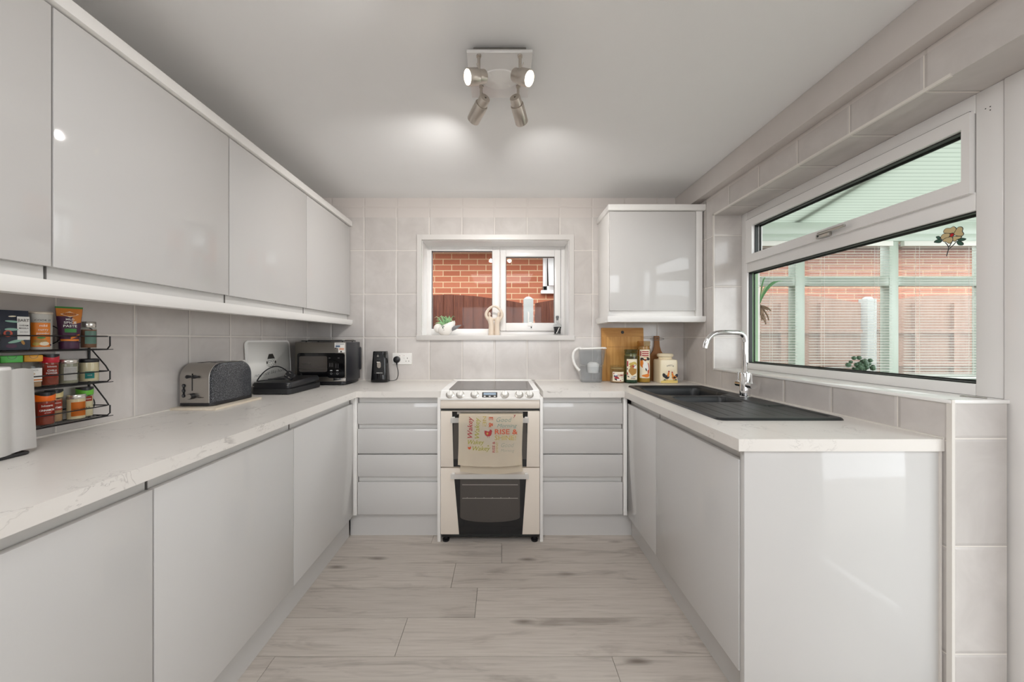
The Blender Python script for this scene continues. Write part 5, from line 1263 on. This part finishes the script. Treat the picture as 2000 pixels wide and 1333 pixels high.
# ------------------------------------------------------------------ small window sill
ZS = 1.2449
p = thing('bird_planter', 'white bird-shaped planter with a small spiky plant on the small window sill', 'planter', (-.44, 2.765, ZS))
bx_, by_ = -.445, 2.765
def ringb(w, d, z, dx=0, tilt=0, k=28): return [(bx_ + dx + w * math.cos(2 * PI * i / k), by_ + d * math.sin(2 * PI * i / k), ZS + z + tilt * math.cos(2 * PI * i / k)) for i in range(k)]
MB('ceramic_white').loft([ringb(.030, .026, .0005), ringb(.036, .032, .004), ringb(.058, .048, .028, .002, .004), ringb(.070, .055, .055, .006, .012), ringb(.072, .054, .075, .010, .022), ringb(.066, .048, .086, .012, .028), ringb(.058, .040, .084, .012, .028), ringb(.05, .034, .060, .01, .02)]).build('pot', p)
MB('ceramic_white').sphere((bx_ - .052, by_, ZS + .055), .036, 20).build('head', p)
MB('grey_plastic').loft([[(bx_ + .06, by_ - .022 + .01 * math.cos(q), ZS + .052 + .022 * math.sin(q)) for q in [2 * PI * i / 10 for i in range(10)]], [(bx_ + .088, by_ - .012 + .008 * math.cos(q), ZS + .060 + .016 * math.sin(q)) for q in [2 * PI * i / 10 for i in range(10)]], [(bx_ + .128, by_ + .0 + .002 * math.cos(q), ZS + .080 + .003 * math.sin(q)) for q in [2 * PI * i / 10 for i in range(10)]]]).build('tail', p)
mb = MB('soil').loft([ringb(.052, .036, .074, .01, .02), ringb(.01, .01, .080, .01, 0)]); mb.build('soil', p)
mb = MB('leaf_green')
for i in range(64):
    a = R.uniform(0, 2 * PI); l = R.uniform(.055, .10); up = R.uniform(.25, 1.0); b0 = Vector((bx_ + R.uniform(-.022, .03), by_ + R.uniform(-.015, .015), ZS + .078))
    mb.m(('leaf_green', 'leaf_pale', 'leaf_pale')[i % 3]); d = Vector((math.cos(a), math.sin(a) * .55, 0))
    pts = [b0 + d * (l * .85 * t_ * (1.1 - .3 * up)) + Vector((0, 0, up * .085 * math.sin(PI * .62 * t_) - .012 * t_ * t_)) for t_ in (0, .25, .5, .75, 1)]
    mb.tube(pts, [.0024, .0028, .0024, .0016, .0004], 5)
for i in range(34): 
    q = Vector((bx_ - .004 + R.gauss(0, .009), by_ - .045 + R.gauss(0, .004), ZS + .070 - abs(R.gauss(0, .016)))); mb.m('leaf_dark').sphere(q, R.uniform(.003, .005), 6)
mb.build('foliage', p)
fg = thing('figurine', 'cream ceramic figurine of two embracing figures with raised arms forming a ring', 'figurine', (-.060, 2.765, ZS))
fx, fy_ = -.060, 2.765
for s in (-1, 1):
    prof = [(.0225, .022, .0), (.0235, .024, .004), (.021, .022, .05), (.020, .021, .085), (.0225, .022, .115), (.0215, .020, .132), (.012, .013, .145)]
    mb = MB('ceramic_beige').loft([[(fx + s * (.0215 + .012 * max(0, (z - .085) / .06)) + a * math.cos(2 * PI * i / 18), fy_ + b * math.sin(2 * PI * i / 18), ZS + z + .0004) for i in range(18)] for a, b, z in prof])
    arm = bez((fx + s * .034, fy_ - .004, ZS + .118), (fx + s * .066, fy_ - .006, ZS + .140), (fx + s * .070, fy_ - .004, ZS + .165), (fx + s * .050, fy_, ZS + .195), 10) + bez((fx + s * .050, fy_, ZS + .195), (fx + s * .035, fy_, ZS + .215), (fx + s * .020, fy_, ZS + .224), (fx + s * .002, fy_, ZS + .228), 8)[1:]
    mb.tube(arm, [.014] + [.013 - .0003 * i for i in range(len(arm) - 1)], 10)
    mb.sphere((fx + s * .036, fy_, ZS + .163), .013, 14, .8, .9, 1.5)
    mb.tube(bez((fx + s * .040, fy_, ZS + .150), (fx + s * .030, fy_ + .002, ZS + .125), (fx + s * .012, fy_, ZS + .122), (fx, fy_ - .002, ZS + .126), 8), .010, 8)
    mb.build('figure', fg)
bt = thing('sand_bottle', 'small glass bottle of black sand with a stopper on the small window sill', 'bottle', (.436, 2.77, ZS))
MB('bottle_glass').lathe([(.026, .0), (.030, .003), (.027, .03), (.033, .065), (.034, .078), (.028, .088), (.012, .098), (.010, .125), (.012, .13)], (.436, 2.77, ZS + .0004), 24).build('glass_body', bt)
MB('black_matt').lathe([(.020, .012), (.0245, .013), (.0235, .03), (.0295, .062), (.029, .066)], (.436, 2.77, ZS), 24).build('sand', bt)
MB('grey_plastic').lathe([(.0085, .118), (.0085, .132), (.0125, .134), (.0125, .150), (.006, .153)], (.436, 2.77, ZS), 16).build('stopper', bt)
MB('print_white').tube([(.424, 2.7405, ZS + .014), (.446, 2.737, ZS + .060)], .0022, 6).build('ribbon', bt)
# ------------------------------------------------------------------ stained glass flower on the wide window
xg = XF + .0245
sc_ = thing('suncatcher', 'stained glass flower with cream petals and a red centre on the wide window', 'suncatcher', (xg, 1.24, 1.5))
def sp_(u, v, e=0): p = at_side(1790 + u * .075, 420 + v * .075, xg); return Vector((xg - e, p.y, p.z))
def closed_curve(pts, k=5):
    n = len(pts); out = []
    for i in range(n):
        p0, p1, p2, p3 = [Vector(pts[(i + j - 1) % n]) for j in range(4)]
        for t_ in [q / k for q in range(k)]: out.append(.5 * ((2 * p1) + (p2 - p0) * t_ + (2 * p0 - 5 * p1 + 4 * p2 - p3) * t_ ** 2 + (3 * p1 - p0 - 3 * p2 + p3) * t_ ** 3))
    return out
PET = [[(735, 465), (735, 400), (800, 350), (900, 345), (975, 305), (1045, 345), (1040, 400), (985, 480), (890, 480)], [(1060, 370), (1110, 320), (1190, 315), (1225, 360), (1210, 430), (1245, 490), (1205, 545), (1100, 550), (1010, 520), (1000, 470)],
       [(650, 590), (680, 530), (750, 485), (885, 490), (880, 560), (790, 600), (690, 645)], [(700, 665), (760, 610), (860, 580), (940, 580), (965, 640), (930, 715), (860, 745), (790, 705), (720, 695)], [(975, 570), (1050, 560), (1190, 565), (1150, 615), (1080, 640), (1040, 680), (975, 680)]]
LEAFS = [[(530, 570), (600, 560), (640, 610), (600, 640), (545, 610)], [(475, 710), (540, 650), (640, 640), (675, 680), (620, 725), (540, 725)], [(1100, 640), (1180, 605), (1300, 625), (1250, 665), (1180, 680), (1110, 665)], [(1070, 690), (1130, 680), (1215, 720), (1230, 775), (1150, 790), (1090, 760)]]
def leaded(lst, col, nm):
    for q in lst:
        c = closed_curve([(a, b, 0) for a, b in q]); mb = MB(col).loft([[sp_(p.x, p.y, e) for p in c] for e in (.0005, .0025)])
        mb.m('gasket').tube([sp_(p.x, p.y, .0018) for p in c], .0011, 5, closed=True); mb.build(nm, sc_)
leaded(PET, 'lens_amber', 'petal'); leaded(LEAFS, 'lens_green', 'glass_leaf'); leaded([[(890, 520), (940, 470), (985, 480), (990, 530), (935, 575), (890, 560)]], 'lens_red', 'flower_centre')
mb = MB('gasket')
for q in ([(760, 720), (820, 780), (850, 840), (845, 905)], [(940, 700), (900, 770), (855, 840)], [(1050, 695), (980, 780), (890, 860), (845, 910), (820, 990), (795, 1075)]): mb.tube([sp_(a, b, .0018) for a, b in q], .0013, 6)
mb.build('lead_stem', sc_)
mb = MB('brushed_steel').tube([(1.505 + .006 * math.cos(a), 1.150 + .009 * math.sin(a), ws + .0016) for a in [2 * PI * i / 14 for i in range(14)]], .0014, 6, closed=True).tube([(1.505, 1.141, ws + .0018), (1.512, 1.118, ws + .0018), (1.520, 1.106, ws + .002)], .0016, 6).box(1.517, 1.523, 1.108, 1.114, ws + .0005, ws + .003)
tag(mb.build('window_key'), 'small metal window key lying at the near end of the wide sill', 'key')
# ------------------------------------------------------------------ plants in the conservatory
sp2 = thing('spider_plant', 'spider plantlet with dangling roots hanging beside the sage pillar', 'plant', (1.80, 2.50, 1.4))
A0 = Vector((1.74, 2.685, 1.56)); C0 = Vector((1.795, 2.46, 1.455))
MB('leaf_pale').tube(bez(A0, (1.74, 2.58, 1.60), (1.79, 2.47, 1.58), C0, 10), .0022, 6).build('runner', sp2)
mb = MB('leaf_green')
for k, (dx, dy, dz, l) in enumerate(((.15, -.02, .17, 1), (.10, .05, .14, .9), (-.10, -.05, .12, 1), (-.12, .05, .08, .8), (.03, -.12, .15, .8), (-.04, .1, .16, .9), (.06, .02, .2, .7))):
    q = bez(C0, C0 + Vector((dx * .25, dy * .25, dz * .7)), C0 + Vector((dx * .7, dy * .7, dz * 1.05)), C0 + Vector((dx, dy, dz * .93)), 10)
    mb.m(('leaf_green', 'leaf_pale')[k % 2]); mb.loft([[Vector(p) + Vector((.0, w * .006 * math.sin(PI * (.12 + .86 * i / 10)), w * .004 * math.sin(PI * (.12 + .86 * i / 10)) * abs(w))) + Vector((0, 0, e)) for w, e in ((-1, 0), (0, -.001), (1, 0), (0, .001))] for i, p in enumerate(q)])
mb.build('leaves', sp2)
mb = MB('root_brown')
for i in range(26):
    d = Vector((R.gauss(0, .03), R.gauss(0, .025), -abs(R.gauss(.07, .03)))); mb.tube(bez(C0 + Vector((0, 0, -.005)), C0 + d * .3 + Vector((R.gauss(0, .01), 0, 0)), C0 + d * .7 + Vector((R.gauss(0, .015), 0, .01)), C0 + d, 5), [.005, .006, .006, .005, .004, .002], 6)
mb.sphere(C0 + Vector((.0, 0, -.05)), .022, 10, 1, 1, 1.2); mb.build('roots', sp2)
pl2 = thing('potted_succulent', 'small dark green plant in a pot on the conservatory sill behind the wide window', 'plant', (2.66, 2.605, .905))
MB('terracotta').lathe([(.038, 0), (.040, .002), (.052, .06), (.056, .062), (.056, .074), (.048, .074), (.046, .06)], (2.66, 2.605, .9055), 24).build('pot', pl2)
mb = MB('leaf_dark')
for i in range(60):
    q = Vector((2.66 + R.gauss(0, .032), 2.605 + R.gauss(0, .018), .905 + .075 + abs(R.gauss(.03, .026)))); mb.sphere(q, R.uniform(.010, .018), 8)
mb.build('foliage', pl2)
# ------------------------------------------------------------------ ceiling spotlights
cl = thing('ceiling_light', 'square steel ceiling light with four adjustable spotlight heads', 'ceiling light', (-.008, 1.40, ZC))
MB('brushed_steel').box(-.105, .090, 1.300, 1.49, 2.2625, ZC - .0005, .002).build('mounting_box', cl)
mb = MB('satin_plate').box(-.128, .112, 1.278, 1.518, 2.250, 2.262, .002); mb.build('plate', cl)
MB('white_enamel').lathe([(.074, 2.2498), (.070, 2.2470), (.02, 2.2455), (.001, 2.2455)], (-.008, 1.41, 0), 32, sx=1, sy=.75).build('centre_dish', cl)
LAMPS = []
for (ax, ay), piv, dr, ln_ in (((-.084, 1.292), (-.080, 1.283, 2.166), (-.80, -.45, -.36), .048), ((.067, 1.292), (.062, 1.285, 2.170), (.70, -.46, -.52), .048),
                              ((-.084, 1.447), (-.078, 1.452, 2.186), (-.50, .78, -.33), .085), ((.067, 1.447), (.060, 1.452, 2.186), (.30, .85, -.40), .085)):
    d = Vector(dr).normalized(); pv = Vector(piv)
    MB('brushed_nickel').cyl((ax, ay, 2.2505), (ax, ay, 2.180), .0055, n=12).cyl((ax, ay, 2.2505), (ax, ay, 2.244), .009, n=14).build('arm', cl)
    q = d.to_track_quat('Z', 'Y').to_matrix().to_4x4(); o_ = Matrix.Translation(pv - d * .022) @ q
    hd = MB('brushed_nickel').lathe([(.004, -.001), (.021, .0), (.0225, .004), (.0225, .030), (.0262, .031), (.0275, .034), (.0275, .034 + ln_ - .01), (.0265, .034 + ln_ - .008), (.0245, .034 + ln_ - .008), (.0245, .034 + ln_ - .016)], n=28, xf=o_, cap=False).lathe([(.0245, .03), (.001, .0301)], n=16, xf=o_, cap=False)
    hd = hd.build('lamp_head', cl)
    MB('bulb').lathe([(.0238, .034 + ln_ - .014), (.018, .034 + ln_ - .0115), (.0005, .034 + ln_ - .0105)], n=24, xf=o_, cap=False).build('bulb', hd)
    MB('brushed_nickel').cyl(o_ @ Vector((.0, .0225, .018)), o_ @ Vector((.0, .045, .018)), .0014, n=6).build('adjusting_pin', hd)
    LAMPS.append((o_ @ Vector((0, 0, .034 + ln_ + .004)), d))
SKY = 4.3; LAMP_W = (6, 6, 23, 23); REAR_FILL_W = 10; FILL_W = 21; EXPOSURE = 0.34
# ================================================================== LIGHT, CAMERA
w = bpy.data.worlds.new('overcast_sky'); SC.world = w; w.use_nodes = True
nt = w.node_tree; bg = nt.nodes['Background']
tc = nt.nodes.new('ShaderNodeTexCoord'); sp = nt.nodes.new('ShaderNodeSeparateXYZ'); nt.links.new(tc.outputs['Generated'], sp.inputs[0])
rp = nt.nodes.new('ShaderNodeValToRGB'); rp.color_ramp.elements[0].position = .45; rp.color_ramp.elements[0].color = (.72, .74, .76, 1); rp.color_ramp.elements[1].position = .8; rp.color_ramp.elements[1].color = (.92, .96, 1.0, 1)
mr = nt.nodes.new('ShaderNodeMapRange'); mr.inputs[1].default_value = -1; mr.inputs[2].default_value = 1
nt.links.new(sp.outputs[2], mr.inputs[0]); nt.links.new(mr.outputs[0], rp.inputs[0]); nt.links.new(rp.outputs[0], bg.inputs[0])
bg.inputs[1].default_value = SKY
def light(name, typ, loc, energy, color, direction=None, **kw):
    l = bpy.data.lights.new(name, typ); l.energy = energy; l.color = color
    for k, v in kw.items(): setattr(l, k, v)
    o = bpy.data.objects.new(name, l); o.location = loc; COL.objects.link(o)
    if direction is not None: o.rotation_euler = Vector(direction).to_track_quat('-Z', 'Y').to_euler()
    return o
for i, (p, d) in enumerate(LAMPS):
    light('spotlight', 'SPOT', p, LAMP_W[i], (1, .975, .945), d + Vector((0, 0, -.12)), spot_size=math.radians(120), spot_blend=1.0, shadow_soft_size=.022)
# fill lamp added at the unseen rear opening, standing in for daylight
light('added_rear_fill', 'AREA', (0, YR - .16, 1.5), REAR_FILL_W, (.93, .97, 1.0), (0, 1, .35), shape='RECTANGLE', size=1.9, size_y=1.0)
# unseen panel and area lamp, added behind the viewer as fill light
pn = thing('added_fill_panel', 'unseen square fill panel added on the ceiling behind the viewer', 'ceiling light', (0, -.4, ZC))
MB('white_plastic').box(-.55, .55, -.95, .15, ZC - .024, ZC - .001, .003).build('panel_frame', pn)
light('added_fill_light', 'AREA', (.0, -.4, ZC - .027), FILL_W, (.95, .97, 1.0), (0, 0, -1), shape='SQUARE', size=1.0)
cam = bpy.data.cameras.new('camera'); co_ = bpy.data.objects.new('camera', cam); COL.objects.link(co_)
co_.location = (0, 0, H); co_.rotation_euler = (PI / 2, 0, 0)
cam.sensor_width = 36; cam.lens = F / 2000 * 36; cam.shift_x = (1000 - CX) / 2000; cam.shift_y = (CY - 666.5) / 2000
cam.clip_start = .02; cam.clip_end = 200
SC.camera = co_
SC.view_settings.view_transform = 'Standard'; SC.view_settings.look = 'None'; SC.view_settings.exposure = EXPOSURE; SC.view_settings.gamma = 1
SC.view_settings.use_curve_mapping = False
SC.cycles.use_denoising = True
SC.cycles.max_bounces = 10; SC.cycles.diffuse_bounces = 6; SC.cycles.glossy_bounces = 4; SC.cycles.transparent_max_bounces = 16
SC.cycles.sample_clamp_indirect = 6; SC.cycles.caustics_reflective = False; SC.cycles.caustics_refractive = False
